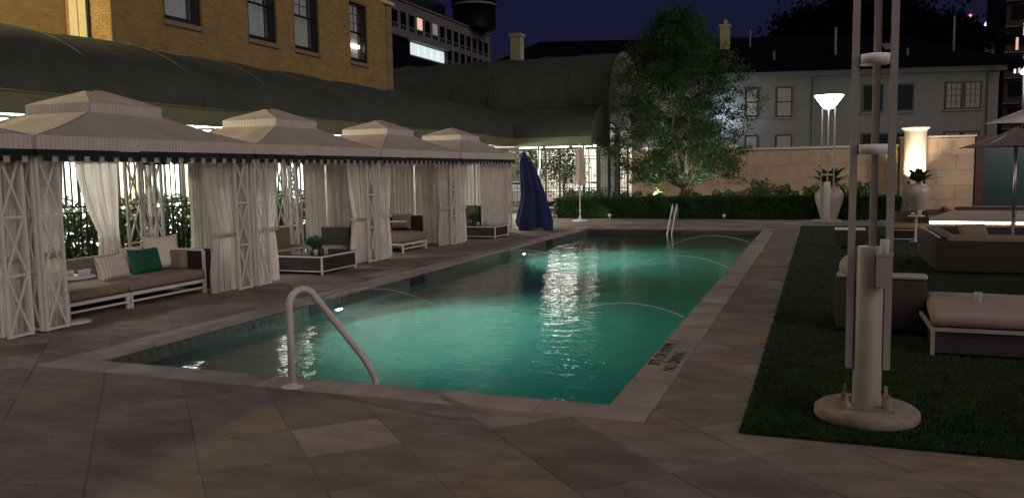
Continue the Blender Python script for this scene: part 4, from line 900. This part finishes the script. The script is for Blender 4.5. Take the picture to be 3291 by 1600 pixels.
# closed umbrellas
def closed_cloth(prof, folds, amp, seed, lean=(0, 0)):
    rr = random.Random(seed); ph = rr.uniform(0, 6)
    def f(u, v):
        i = v * (len(prof) - 1); k = min(int(i), len(prof) - 2); fr = i - k; r = prof[k][0] * (1 - fr) + prof[k + 1][0] * fr; z = prof[k][1] * (1 - fr) + prof[k + 1][1] * fr
        ox = prof[k][2] * (1 - fr) + prof[k + 1][2] * fr if len(prof[0]) > 2 else 0
        a = u * 2 * PI; r2 = r * (1 + amp * math.sin(folds * a + ph + v * 1.5) + amp * .5 * math.sin((folds * 2 + 1) * a + v * 3)); zz = z - (.05 * (1 + math.sin(3 * a + ph)) if v > .97 else 0)
        return (ox + r2 * math.cos(a), r2 * math.sin(a) * .8, zz)
    return MB().grid(f, 72, 30)
bu = T('covered_umbrella', 'large closed umbrella wrapped in a draped navy cover', 'umbrella', (-8.50, 24.4, 0))
P('navy_cover', closed_cloth([(.03, 2.45, -.26), (.13, 2.25, -.21), (.24, 1.9, -.12), (.31, 1.5, -.03), (.37, 1.1, .04), (.44, .8, .06), (.53, .5, .06), (.58, .25, .06), (.56, .10, .09)], 4, .15, 3), 'navy', bu)
P('mast', MB().tube([(-.05, 0, 0), (-.05, 0, 2.2)], .04, 10), 'steel', bu)
P('foot', MB().box(.10, .45, -.2, .2, 0, .11), 'white', bu)
P('white_panel', rbox(.38, .56, -.3, .1, .1, .45, .02, 1), 'navy', bu)
P('strap', MB().tube([(-.45, -.1, .95), (-.52, -.1, .8), (-.5, -.12, .6), (-.55, -.12, .45)], .012, 6), 'white', bu)
wu = T('closed_umbrella', 'closed cream umbrella on a white pole and round base', 'umbrella', (-8.15, 28.8, 0))
P('canopy', closed_cloth([(.03, 2.72), (.12, 2.62), (.16, 2.3), (.15, 2.0), (.09, 1.78), (.14, 1.70), (.19, 1.5), (.20, 1.38)], 6, .16, 5), 'umbwhite', wu)
P('pole', MB().tube([(0, 0, .05), (0, 0, 2.78)], .022, 10), 'white', wu); P('base', MB().lathe([(.30, 0), (.30, .03), (.10, .06), (.05, .07), (.04, .2), (.001, .2)], seg=28), 'white', wu); P('finial', MB().lathe([(.001, 2.74), (.03, 2.77), (.03, 2.80), (.001, 2.84)], seg=10), 'white', wu); P('crank', MB().lathe([(.03, .36), (.045, .38), (.045, .42), (.03, .44)], seg=10), 'white', wu)
def open_umb(label, loc, half, zr, zp, m, rz=0, ph=1):
    t = T('open_umbrella', label, 'umbrella', loc, rz); q = [(-half, -half), (half, -half), (half, half), (-half, half)]
    for i in range(4):
        a, b = q[i], q[(i + 1) % 4]
        P('canopy_panel', MB().grid(lambda u, v, a=a, b=b: ((a[0] + (b[0] - a[0]) * u) * (1 - v), (a[1] + (b[1] - a[1]) * u) * (1 - v), zr + (zp - zr) * v - .05 * math.sin(v * PI) - 0 * u), 10, 8), m, t)
        P('rib', MB().bar((a[0] * .97, a[1] * .97, zr - .02), (0, 0, zp - .06), .02, .02), 'white', t)
    P('pole', MB().tube([(0, 0, .05), (0, 0, zp)], .035, 12), 'steel', t); P('base', MB().lathe([(.3, 0), (.3, .04), (.06, .07), (.001, .07)], seg=24), 'white', t)
    return t
open_umb('open grey umbrella on a steel pole at the right edge', (4.42, 22.6, 0), 1.0, 2.25, 2.72, 'umbgrey', .12)
open_umb('pale pink lit umbrella farther back at the right edge', (6.75, 30.0, .13), 1.45, 3.05, 3.75, 'umbpink', .1)
added_post = dup(lp2, (8.8, 31.5, .13), None, 'added lamp post with a conical shade, unseen past the right edge'); light('lamp_light', 'POINT', (0, 0, 4.5), 600, (1, .86, .78), .2, added_post)  # unseen post added beyond the frame to brighten the terrace
fl = T('flood_lamp', 'bright cool floodlight on a post at the right edge', 'floodlight', (8.9, 44.5, -.7)); P('post', MB().tube([(0, 0, 0), (0, 0, 6.8)], .05, 8), 'fence', fl); P('lamp_head', MB().lathe([(.001, 6.62), (.16, 6.68), (.18, 6.8), (.10, 6.92), (.001, 6.95)], seg=16), 'coollit', fl)
light('flood', 'POINT', (0, -.4, 6.7), 160, (.75, .88, 1), .2, fl)

# ============================================================ HANDRAILS, JETS
hr = T('pool_handrail', 'pale pool handrail arching into the near corner of the water', 'handrail', (-4.28, 5.86, 0))
E1 = Vector((.40, .82, 0)); pts = [(0, 0, 0), (0, 0, .55)]
cxr = .13
for k in range(0, 13):
    a = PI - k * (PI * .76) / 12; pts.append((*(E1.xy.normalized() * (cxr + cxr * math.cos(a))), .72 + .135 * math.sin(a)))
p = Vector(pts[-1]); q = Vector((*(E1.xy.normalized() * .80), .06)); 
for k in range(1, 8): pts.append(tuple(p.lerp(q, k / 8)))
qd = E1.xy.normalized()
for k in range(1, 7): s_ = k / 6; pts.append((*(qd * (.74 + .12 * s_ ** .8)), .10 - .10 * s_ - .10 * s_ * s_))
pts.append((*(qd * .865), -.45)); pts.append((*(qd * .865), -1.2))
P('rail_tube', MB().tube(pts, .031, 16), 'rail', hr); P('escutcheon', MB().lathe([(.095, .007), (.092, .018), (.045, .028), (.033, .045)], seg=24), 'rail', hr)
fr_ = T('pool_ladder_rail', 'steel grab rail at the far end of the pool', 'handrail', (-4.25, 25.75, 0))
for dx in (-.0, .13):
    pts = [(dx, 0, 0), (dx, 0, .62)] + [(dx, -.09 + .09 * math.cos(a * PI / 8), .62 + .14 * math.sin(a * PI / 8)) for a in range(1, 8)] + [(dx - .05, -.35, .3), (dx - .08, -.62, -.15), (dx - .08, -.66, -.8)]
    P('rail_tube', MB().tube(pts, .022, 10), 'steel', fr_)
def jet(label, a, b, hgt, n=30):
    a = Vector(a); b = Vector(b); pts = []; rad = []
    for k in range(n + 1):
        u = k / n * .86; p = a.lerp(b, u); p.z += 4 * hgt * u * (1 - u); pts.append(p); rad.append(.0075 - .0055 * u)
    t = T('water_jet', label, 'water jet', a, group='arching water jets')
    P('stream', MB().tube([p - a for p in pts], rad, 6), 'spray', t)
    dl = nr.normal(size=(620, 3)); uu = nr.rand(620) ** .45; q = np.array([[*(a.lerp(b, float(u)) + Vector((0, 0, 4 * hgt * u * (1 - u))) - a)] for u in uu]) + dl * (.003 + .016 * uu[:, None] ** 2)
    leaves('droplets', q, .011, 'spray', t, kind='stuff', seed=int(abs(a.y * 10)))
jet('thin water jet arching from the cabana side near the handrail', (-6.93, 10.35, 0), (-4.85, 10.5, WZ), .26)
jet('faint water jet rising from the cabana side farther along', (-6.93, 15.9, 0), (-4.6, 16.6, WZ), .28)
jet('nearest water jet arching from the lawn side coping', (-1.55, 10.2, 0), (-3.35, 10.15, WZ), .24)
jet('middle water jet arching from the lawn side coping', (-1.55, 15.55, 0), (-3.65, 15.4, WZ), .30)
jet('farthest water jet arching from the lawn side coping', (-1.55, 20.9, 0), (-3.7, 20.7, WZ), .26)
def splash(label, c, r, seed):
    rs = np.random.RandomState(seed); n = 240; a = rs.rand(n) * 2 * PI; rr_ = r * rs.rand(n) ** .75
    pts = np.stack([c[0] + rr_ * np.cos(a) * 1.1, c[1] + rr_ * np.sin(a), WZ - .060 + .045 * rs.rand(n)], 1)
    t = T('splash', label, 'splash', (0, 0, 0), group='splashes where the jets land'); leaves('froth', pts, .020, 'foam', t, flat=.5, kind='stuff', seed=seed)
splash('white froth where the first cabana side jet lands', (-4.85, 10.5), .22, 1); splash('froth where the nearest lawn side jet lands', (-3.38, 10.4), .22, 2)
splash('froth where the middle lawn side jet lands', (-3.7, 15.4), .22, 3); splash('froth where the farthest lawn side jet lands', (-3.75, 20.7), .24, 4)
splash('froth where the second cabana side jet lands', (-4.6, 16.6), .2, 5)

# ============================================================ PLANTING
def box_leaves(x0, x1, y0, y1, z1, n, size, m, t, seed):
    rs = np.random.RandomState(seed); f = rs.rand(n); x = x0 + rs.rand(n) * (x1 - x0); y = y0 + rs.rand(n) * (y1 - y0); z = rs.rand(n) * z1
    fr = f < .5; y = np.where(fr, y0 + rs.exponential(.035, n), y); z = np.where(~fr & (f < .92), z1 - rs.exponential(.03, n), z); x = np.where(f > .96, x1 - rs.rand(n) * .06, x)
    z += .025 * np.sin(x * 6) * (z > z1 * .8) + .02 * np.sin(y * 9) * (z > z1 * .8); y += .03 * np.sin(x * 3.3 + z * 5)
    leaves('foliage', np.stack([x, y, np.maximum(z, .04)], 1), size, m, t, seed=seed)
hd = T('clipped_hedge', 'long low clipped hedge along the far end of the pool deck', 'hedge', (0, 0, 0))
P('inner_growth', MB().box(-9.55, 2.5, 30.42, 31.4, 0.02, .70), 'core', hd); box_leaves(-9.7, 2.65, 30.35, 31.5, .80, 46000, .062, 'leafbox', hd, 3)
shl = {4: 'bright shrub lit by the spotlight below the tree', 12: 'lit leafy shrub left of the glowing urn'}
for k in range(13):
    x = -9.5 + k * .93 + rnd.uniform(-.2, .2); y = 32.9 + rnd.uniform(-.4, .7) + (1.2 if k > 8 else 0); r = rnd.uniform(.55, .75); hh = rnd.uniform(.85, 1.15) + (.25 if k > 7 else 0)
    if k == 4: x, y, hh, r = -6.05, 32.85, 1.0, .6
    lab = shl.get(k, ['loose green shrub in front of the far iron fence gate', 'loose green shrub beside the closed cream umbrella', 'loose shrub before the right end of the iron fence', 'loose shrub left of the tree in front of the pale wall', '', 'shrub directly right of the brightly lit shrub', 'dark shrub under the right side of the tree crown', 'dark shrub below the wall right of the tree', 'shrub below the wall between tree and far lamp post', 'taller shrub below the wall left of the far lamp post', 'shrub behind the palm urn left side', 'shrub behind the palm urn right side', ''][k])
    t = T('shrub', lab, 'shrub', (x, y, 0), group='loose shrubs behind the clipped hedge'); nn = 1500
    u = nr.normal(size=(nn, 3)); u /= np.linalg.norm(u, axis=1)[:, None]; rr_ = nr.rand(nn) ** .4
    cl = .85 + .25 * np.sin(u[:, 0] * 7 + k) * np.sin(u[:, 2] * 6)
    pts = u * (rr_ * cl)[:, None] * np.array([r, r * .8, hh * .52]) + np.array([0, 0, hh * .55]); pts[:, 2] = np.maximum(pts[:, 2], .03)
    leaves('foliage', pts, .10, 'leafshrub', t, seed=k)
    P('stems', MB().tube([(0, 0, 0), (.03, .02, hh * .6)], .015, 6).tube([(0, 0, 0), (-.2, .05, hh * .6)], .012, 6).tube([(0, 0, 0), (.2, -.05, hh * .6)], .012, 6), 'bark', t)
# main tree
tr_ = T('bushy_tree', 'bushy evergreen tree lit from below behind the hedge', 'tree', (-5.5, 34.2, 0))
rt = random.Random(5)
P('trunk', MB().tube([(.25, 0, -.05), (.22, .0, .5), (.28, .02, .95), (.25, .0, 1.25)], [.16, .13, .12, .10], 10), 'bark', tr_)
prof = [(1.25, 1.6), (1.8, 2.45), (2.6, 2.7), (3.6, 2.75), (4.6, 2.7), (5.4, 2.45), (6.2, 2.1), (7.0, 1.55), (7.7, 1.0), (8.2, .4)]
def rad_at(z):
    for (a, b), (c, d) in zip(prof[:-1], prof[1:]):
        if a <= z <= c: return b + (d - b) * (z - a) / (c - a)
    return .2
ends = []
for k in range(15):
    a = k * 2 * PI / 15 * 2.4 + rt.uniform(-.3, .3); lv = k / 15; z1 = 1.5 + lv * 5.2 + rt.uniform(-.2, .3); r1 = rad_at(max(1.3, z1)) * rt.uniform(.62, .85) * (1 if lv < .8 else .5)
    p0 = Vector((.25, 0, 1.1)); p1 = Vector((r1 * math.cos(a), r1 * .9 * math.sin(a), z1)); pts = []
    for q in range(9):
        u = q / 8; p = p0.lerp(p1, u); p.z = p0.z + (p1.z - p0.z) * u ** (.8 if lv > .4 else 1.3) ; p += Vector((rt.uniform(-.09, .09), rt.uniform(-.09, .09), rt.uniform(-.06, .06))) * (1 if 0 < q else 0); pts.append(p)
    P('branch', MB().tube(pts, [.060 * (1 - .85 * q / 8) + .007 for q in range(9)], 7), 'bark', tr_); ends.append(pts)
    for b in range(4):
        i0 = 3 + b; d = Vector((rt.uniform(-1, 1), rt.uniform(-1, 1), rt.uniform(.0, .9))).normalized() * rt.uniform(.5, .95); pp = [pts[i0], pts[i0] + d * .5 + Vector((0, 0, rt.uniform(-.05, .1))), pts[i0] + d]
        P('branch', MB().tube(pp, [.025, .016, .006], 5), 'bark', tr_)
P1 = []
for k in range(60):
    a = rt.random() * 2 * PI; zz = rt.uniform(5.5, 8.5); R_ = rad_at(min(zz, 8)) * rt.uniform(.9, 1.25) + .1
    P1.append(np.array([R_ * math.cos(a), R_ * math.sin(a), zz]) + nr.normal(size=(26, 3)) * np.array([.10, .10, .16]))
ncl = 1300
for k in range(ncl):
    z = 1.35 + 6.8 * rt.random() ** .95; R_ = rad_at(z); a = rt.random() * 2 * PI; lump = .95 + .20 * math.sin(3 * a + z * 1.6) + .13 * math.sin(7 * a - z * 2.7) + (rt.uniform(.1, .35) if rt.random() < .09 else 0)
    rr = R_ * lump * (rt.random() ** (.42 if z > 2.6 else .22)); c = np.array([rr * math.cos(a), rr * math.sin(a) * .95, z + rt.uniform(-.15, .15)]); nn = int(rt.uniform(45, 95)); s_ = rt.uniform(.11, .25)
    P1.append(c + nr.normal(size=(nn, 3)) * np.array([s_, s_, s_ * .55]))
leaves('foliage', np.concatenate(P1), .084, 'leaftree', tr_, seed=8)
def spotlight(label, loc, to, en, spot=80, col=(1, .95, .8)):
    t = T('garden_spotlight', label, 'spotlight', loc, group='small spotlights in the planting')
    P('housing', rbox(-.055, .055, -.05, .05, .10, .20, .012, 1), 'white', t); P('stake', MB().box(-.008, .008, -.008, .008, 0, .10), 'white', t)
    light('spot_beam', 'SPOT', (0, .08, .26), en, col, .04, t, to=Vector(to) - Vector(loc), spot=spot, blend=.6)
spotlight('small box spotlight on a stake at the left of the hedge foot', (-7.35, 30.05, 0), (-8.0, 30.5, .15), 6, 90)
spotlight('small box spotlight by the hedge foot right of the grab rail', (-3.15, 30.15, 0), (-3.1, 31.5, .8), .3, 60)
spotlight('tree uplight hidden among the lit shrub leaves', (-6.15, 32.7, .55), (-5.6, 34.0, 3.4), 330, 105, (1, .97, .80))
spotlight('tree uplight behind the hedge right of the trunk', (-4.3, 32.2, .6), (-4.6, 34.2, 3.6), 170, 105, (.95, 1, .85))

# ============================================================ BEYOND THE WALL
hs = T('stucco_house', 'grey stucco two-storey house with a dark hipped roof', 'house', (-4.3, 50, 0), math.radians(13.2))
hw = [(.20, .98, 4.80, 6.50, 1), (1.95, 2.90, 4.74, 6.50, 1), (6.75, 7.95, 4.9, 6.50, 0), (8.35, 9.60, 4.9, 6.50, 0), (11.25, 13.2, 4.95, 6.50, 2), (.20, .98, 2.2, 3.75, 1), (1.95, 2.90, 2.2, 3.75, 1), (6.75, 9.60, 2.2, 3.72, 0), (11.25, 13.2, 2.2, 3.72, 2)]
P('wall', MB().box(-16, 14.1, 0, 10, -1.5, 7.35), 'stucco', hs)
P('cornice', MB().box(-16.3, 14.4, -.3, 10.3, 7.05, 7.33), 'stucco', hs); P('band', MB().box(-16, 14.12, -.02, -.001, 6.72, 7.049), 'stucco', hs)
r0 = [(-17, -.9, 7.34), (15.9, -.9, 7.34), (15.9, 11, 7.34), (-17, 11, 7.34), (-12.3, 5, 10.35), (9.6, 5, 10.0)]
P('roof', MB().add(r0, [(0, 1, 5, 4), (1, 2, 5), (2, 3, 4, 5), (3, 0, 4), (3, 2, 1, 0)]), 'roofnight', hs)
for (a, b, c, d, ty) in hw:
    f = MB().box(a, b, -.05, .02, c, c + .09).box(a, b, -.05, .02, d - .09, d).box(a, a + .09, -.05, .02, c + .091, d - .091).box(b - .09, b, -.05, .02, c + .091, d - .091)
    if ty == 1: f.box(a + .091, b - .091, -.04, .015, (c + d) / 2 - .035, (c + d) / 2 + .035)
    if ty == 2: f.box((a + b) / 2 - .13, (a + b) / 2 + .13, -.05, .02, c + .091, d - .091)
    wn = P('window', f, 'sash', hs); P('sill', MB().box(a - .08, b + .08, -.12, -.001, c - .09, c - .002), 'stucco', wn)
    if ty == 0: P('pane', MB().box(a + .09, b - .09, -.03, -.015, c + .09, d - .09), 'offdark', wn)
    else: P('blind', MB().box(a + .09, b - .09, -.03, -.015, c + .09 if ty == 1 else c + .09, d - .09), 'blind', wn)
    if ty == 2:
        mm = MB()
        for s0_, s1_ in ((a + .09, (a + b) / 2 - .13), ((a + b) / 2 + .13, b - .09)):
            for q in (1, 2): xx_ = s0_ + (s1_ - s0_) * q / 3; mm.box(xx_ - .014, xx_ + .014, -.045, -.031, c + .09, d - .09)
            for q in (1, 2, 3): zz_ = c + .09 + (d - c - .18) * q / 4; mm.box(s0_, s1_, -.044, -.030, zz_ - .014, zz_ + .014)
        P('muntin', mm, 'sash', wn)
for x in (4.05, 13.55): P('downpipe', MB().tube([(x, -.08, -1), (x, -.08, 7.0)], .06, 8), 'stucco', hs)
for x, y, z0, z1, r in ((1.0, 3.5, 9.2, 10.4, .06), (5.6, 1.5, 8.3, 10.0, .09), (2.0, 1.0, 8.2, 8.7, .06), (9.5, 1.0, 8.2, 8.6, .06), (12.2, 1.5, 8.5, 10.4, .07)): P('vent_pipe', MB().tube([(x, y, z0 - .8), (x, y, z1)], r, 8), 'offwall', hs)
P('skylight', MB().add([(8.2, .9, 8.55), (9.0, .9, 8.55), (9.0, 1.6, 9.0), (8.2, 1.6, 9.0)], [(0, 1, 2, 3)]), 'offsill', hs)
light('added_house_light', 'POINT', (-.9, -.7, 4.9), 110, (.62, .76, 1), .15, hs); P('added_wall_lamp', MB().box(-1.1, -.9, -.25, -.002, 5.1, 5.3), 'coollit', hs)  # bluish lamp and fitting added behind the tree to wash the house front
for (x, y, z1, w_, lab) in ((-16.05, 44, 9.75, .60, 'tall pale chimney above the dark vaulted canopy'), (-5.6, 53.2, 10.9, .55, 'chimney behind the top right of the bushy tree')):
    t = T('chimney_stack', lab, 'chimney', (x, y, 0)); P('stack', MB().box(-w_ / 2, w_ / 2, -.3, .3, 0 if y < 50 else 8.6, z1 - .35), 'chim', t); P('cap', MB().box(-w_ / 2 - .07, w_ / 2 + .07, -.37, .37, z1 - .349, z1 - .2), 'chim', t); 
    if y > 50: P('pot', MB().lathe([(.14, z1 - .2), (.12, z1 + .1), (.001, z1 + .1)], seg=10), 'chim', t)
# added lamp and street scene behind the far fence
sw = T('lit_street_wall', 'pale low wall with openings lit up behind the far fence', 'wall', (-13, 46.2, 0)); P('wall', MB().box(-7, 9, 0, .3, -.3, 3.1), 'palelit', sw)
for k in range(6): P('opening', MB().box(-6 + k * 2.4, -4.9 + k * 2.4, -.03, -.002, 1.1, 2.2), 'stucco', sw)
light('added_street_light', 'POINT', (-15.5, 43.2, 4.6), 260, (1, .93, .82), .3)  # point lamp added to light the street behind the fence
sl = T('added_street_lamp', 'added street lamp behind the far fence and vault', 'street lamp', (-15.5, 43.2, -.3)); P('post', MB().tube([(0, .3, 0), (0, .3, 5.1)], .05, 8), 'fence', sl); P('head', MB().box(-.2, .2, -.1, .4, 5.11, 5.22), 'fence', sl)
def car(label, loc, rz):
    t = T('parked_car', label, 'car', loc, rz)
    sil = [(-2.2, .35), (-2.25, .75), (-2.1, .95), (-1.5, 1.02), (-.95, 1.42), (.35, 1.45), (1.0, 1.05), (1.95, .92), (2.2, .72), (2.2, .35)]
    def g_(u, v):
        i = u * (len(sil) - 1); k = min(int(i), len(sil) - 2); f = i - k; x = sil[k][0] * (1 - f) + sil[k + 1][0] * f; z = sil[k][1] * (1 - f) + sil[k + 1][1] * f
        w_ = .88 - max(0, z - .9) * .35; return (x, (v * 2 - 1) * w_, z - .03 * (abs(v * 2 - 1) ** 6))
    m = MB().grid(g_, 36, 8)
    for s_ in (0, 1):
        pl_ = [g_(i / 36, s_) for i in range(37)]; m.add(pl_, [tuple(range(37)) if s_ else tuple(range(37))[::-1]])
    P('body', m, 'carwhite', t)
    for s_ in (-1, 1):
        P('side_window', MB().add([(-1.3, s_ * .80, 1.04), (-.9, s_ * .71, 1.36), (.3, s_ * .71, 1.39), (.85, s_ * .80, 1.05)], [(0, 1, 2, 3)]), 'offdark', t)
        for x in (-1.35, 1.35):
            w_ = P('wheel', MB().lathe([(.001, -.1), (.2, -.1), (.32, -.08), (.34, 0), (.32, .08), (.2, .1), (.001, .1)], seg=20), 'tyre', t, (x, s_ * .82, .33)); w_.rotation_euler = (PI / 2, 0, 0); P('rim', MB().lathe([(.19, .105), (.17, .11), (.001, .11)], seg=14), 'steel', w_); 
    P('headlight', MB().lathe([(.001, .05), (.1, .04), (.12, 0)], (-2.12, -.55, .72), 12), 'cyanlit', t)
    return t
car('white parked car with a cyan light seen through the far fence', (-11.3, 44.6, -.15), 0)
car('second pale parked car farther left behind the fence', (-15.9, 44.3, -.15), .05)
for k, (x, y, hgt, lab) in enumerate(((-12.6, 41.4, 2.9, 'small lit street tree left of the far fence gate'), (-14.6, 42.4, 3.2, 'lit street tree behind the navy umbrella'))):
    t = T('street_tree', lab, 'tree', (x, y, 0)); P('trunk', MB().tube([(0, 0, 0), (.05, 0, hgt * .6)], .07, 8), 'bark', t)
    c_ = nr.normal(size=(1600, 3)) * np.array([.55, .5, .6]) + np.array([0, 0, hgt * .75]); leaves('foliage', c_, .16, 'leafshrub', t, seed=20 + k)
# dark tree masses behind the house
def big_tree(label, loc, R_, H_, seed):
    t = T('dark_tree', label, 'tree', loc, group='dark trees behind the house roof'); P('trunk', MB().tube([(0, 0, -1), (0, 0, H_ * .6)], .35, 8), 'bark', t)
    rs = np.random.RandomState(seed); L = []
    for k in range(700):
        d = rs.normal(size=3); d /= np.linalg.norm(d); c = d * rs.rand() ** .35 * np.array([R_, R_, H_ * .36]) + np.array([0, 0, H_ * .64]); L.append(c + rs.normal(size=(60, 3)) * .7)
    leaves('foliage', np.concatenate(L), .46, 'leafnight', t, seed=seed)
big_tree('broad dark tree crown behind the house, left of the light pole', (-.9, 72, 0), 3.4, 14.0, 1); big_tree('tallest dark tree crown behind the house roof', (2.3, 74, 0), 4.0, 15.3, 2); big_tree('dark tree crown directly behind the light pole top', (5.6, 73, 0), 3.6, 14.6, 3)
big_tree('lower dark tree crown right of the light pole', (8.7, 73, 0), 2.6, 13.0, 4)
# far right: hill building, tower, lit roof, beacon
hb2 = T('hill_building', 'dark hip-roofed building with a dim grey wall at upper right', 'building', (14, 100, 0)); P('wall', MB().box(-6, 3.2, 0, 12, -2, 14.7), 'stucco', hb2); P('roof', MB().add([(-9, -1, 14.7), (5, -1, 14.7), (5, 13, 14.7), (-9, 13, 14.7), (-3.5, 4, 17.4), (1.6, 4, 17.6)], [(0, 1, 5, 4), (1, 2, 5), (2, 3, 4, 5), (3, 0, 4)]), 'roofnight', hb2)
tw2 = T('apartment_tower', 'brown apartment tower with lit windows at the upper right edge', 'tower', (22.7, 125, 0)); P('wall', MB().box(0, 18, 0, 14, -2, 50), 'darkbrick', tw2)
for k in range(13): P('balcony_slab', MB().box(-.2, 2.2, -.6, -.001, 3 + k * 3.3, 3.15 + k * 3.3), 'offwall', tw2)
for k in range(13): P('window', MB().box(.6, 3.4, -.05, -.002, 4 + k * 3.3, 5.9 + k * 3.3), 'offdark', tw2)
for x0, x1, z, m in ((2.0, 3.6, 18.4, 'warmlit'), (1.2, 1.5, 16.6, 'warmlit'), (1.1, 1.35, 13.6, 'coollit'), (1.6, 1.85, 13.6, 'warmlit'), (2.2, 3.0, 14.2, 'coollit')): P('lit_window', MB().box(x0, x1, -.09, -.052, z, z + 1.6), m, tw2)
lg = T('lit_roof_peak', 'far white floodlit gable with a finial above the dark roofs', 'building', (33, 200, 0)); gpts = [(-.4, 31.4), (.0, 32.1), (.4, 32.2), (.9, 31.7), (2.4, 30.1), (.3, 30.0)]
P('gable', MB().add([(x, 0, z) for x, z in gpts] + [(x, 2, z) for x, z in gpts], [(0, 1, 2, 3, 4, 5), (11, 10, 9, 8, 7, 6), (0, 6, 7, 1), (1, 7, 8, 2), (2, 8, 9, 3), (3, 9, 10, 4), (4, 10, 11, 5)]), 'coollit', lg); P('finial', MB().tube([(.2, 1, 32), (.2, 1, 33.4)], [.18, .04], 6), 'offsill', lg); P('tower_base', MB().box(-1, 3, .5, 4, 0, 29.9), 'offdark', lg)
rb = T('red_beacon', 'small red warning light above the distant dark roofs', 'beacon', (28.2, 190, 31.4)); P('lamp', MB().lathe([(.001, 0), (.22, .2), (.22, .4), (.001, .6)], seg=10), 'red', rb); P('mast', MB().tube([(0, 0, -31), (0, 0, 0)], .10, 6), 'offdark', rb)
# office building left
of = T('office_building', 'dark modern office block with a few lit windows at upper left', 'building', (-70, 0, 0))
cY = 174.0
P('wall', MB().box(-30, 0, 60, cY, -2, 32.3), 'offwall', of); P('parapet', MB().box(-30, .3, 59, cY + .3, 32.31, 32.6), 'offwall', of)
P('ledge', MB().box(0, 1.2, 60, 150, 25.75, 26.5), 'offsill', of)
for fl_ in range(5):
    z = 28.35 - fl_ * 4.05; k = 0; y = 170.5
    while y > 112:
        lit = 'warmlit' if fl_ == 0 and 137.5 < y < 139.5 else ('dimlit' if fl_ == 0 and 143.5 < y < 146 else 'offdark')
        if fl_ >= 1 and y < 150.5: break
        wn = P('window', MB().box(.02, .12, y, y + 1.95, z, z + 2.05), lit, of)
        P('lintel', MB().box(.02, .2, y - .1, y + 2.05, z + 2.06, z + 2.2), 'offsill', wn)
        for q in (0, 1.15): P('small_window', MB().box(.02, .1, y + .1 + q, y + .8 + q, z - .85, z - .25), 'offdark', wn)
        y -= 3.24
for q in range(5): P('window', MB().box(.02, .3, 134.9 + q * 2.85, 137.5 + q * 2.85, 23.4, 25.5), 'offlit', of)
P('dark_glazing', MB().box(.02, .25, 100, 134.6, 17, 25.6).box(.02, .25, 134.6, 150, 17, 23.1), 'offdark', of)
P('round_tower', MB().lathe([(4.6, 32.6), (4.6, 37.6), (4.9, 37.8), (4.9, 38.6), (4.6, 38.7), (4.6, 48)], (-.3, 166, 0), 40), 'offdark', of)
P('tower_rim', MB().lathe([(4.9, 37.2), (5.05, 37.3), (5.05, 37.6), (4.9, 37.7)], (-.3, 166, 0), 40, cap=False), 'offsill', of)
P('tower_windows', MB().lathe([(4.65, 39.0), (4.7, 39.0), (4.7, 41), (4.65, 41)], (-.3, 166, 0), 24, cap=False), 'offlit', of)
P('upper_storey', MB().box(-26, -3.5, 60, 158, 32.6, 36.5), 'offdark', of)
print('objects', len(bpy.data.objects), 'bricks', len(bl), 'stones', len(stones))
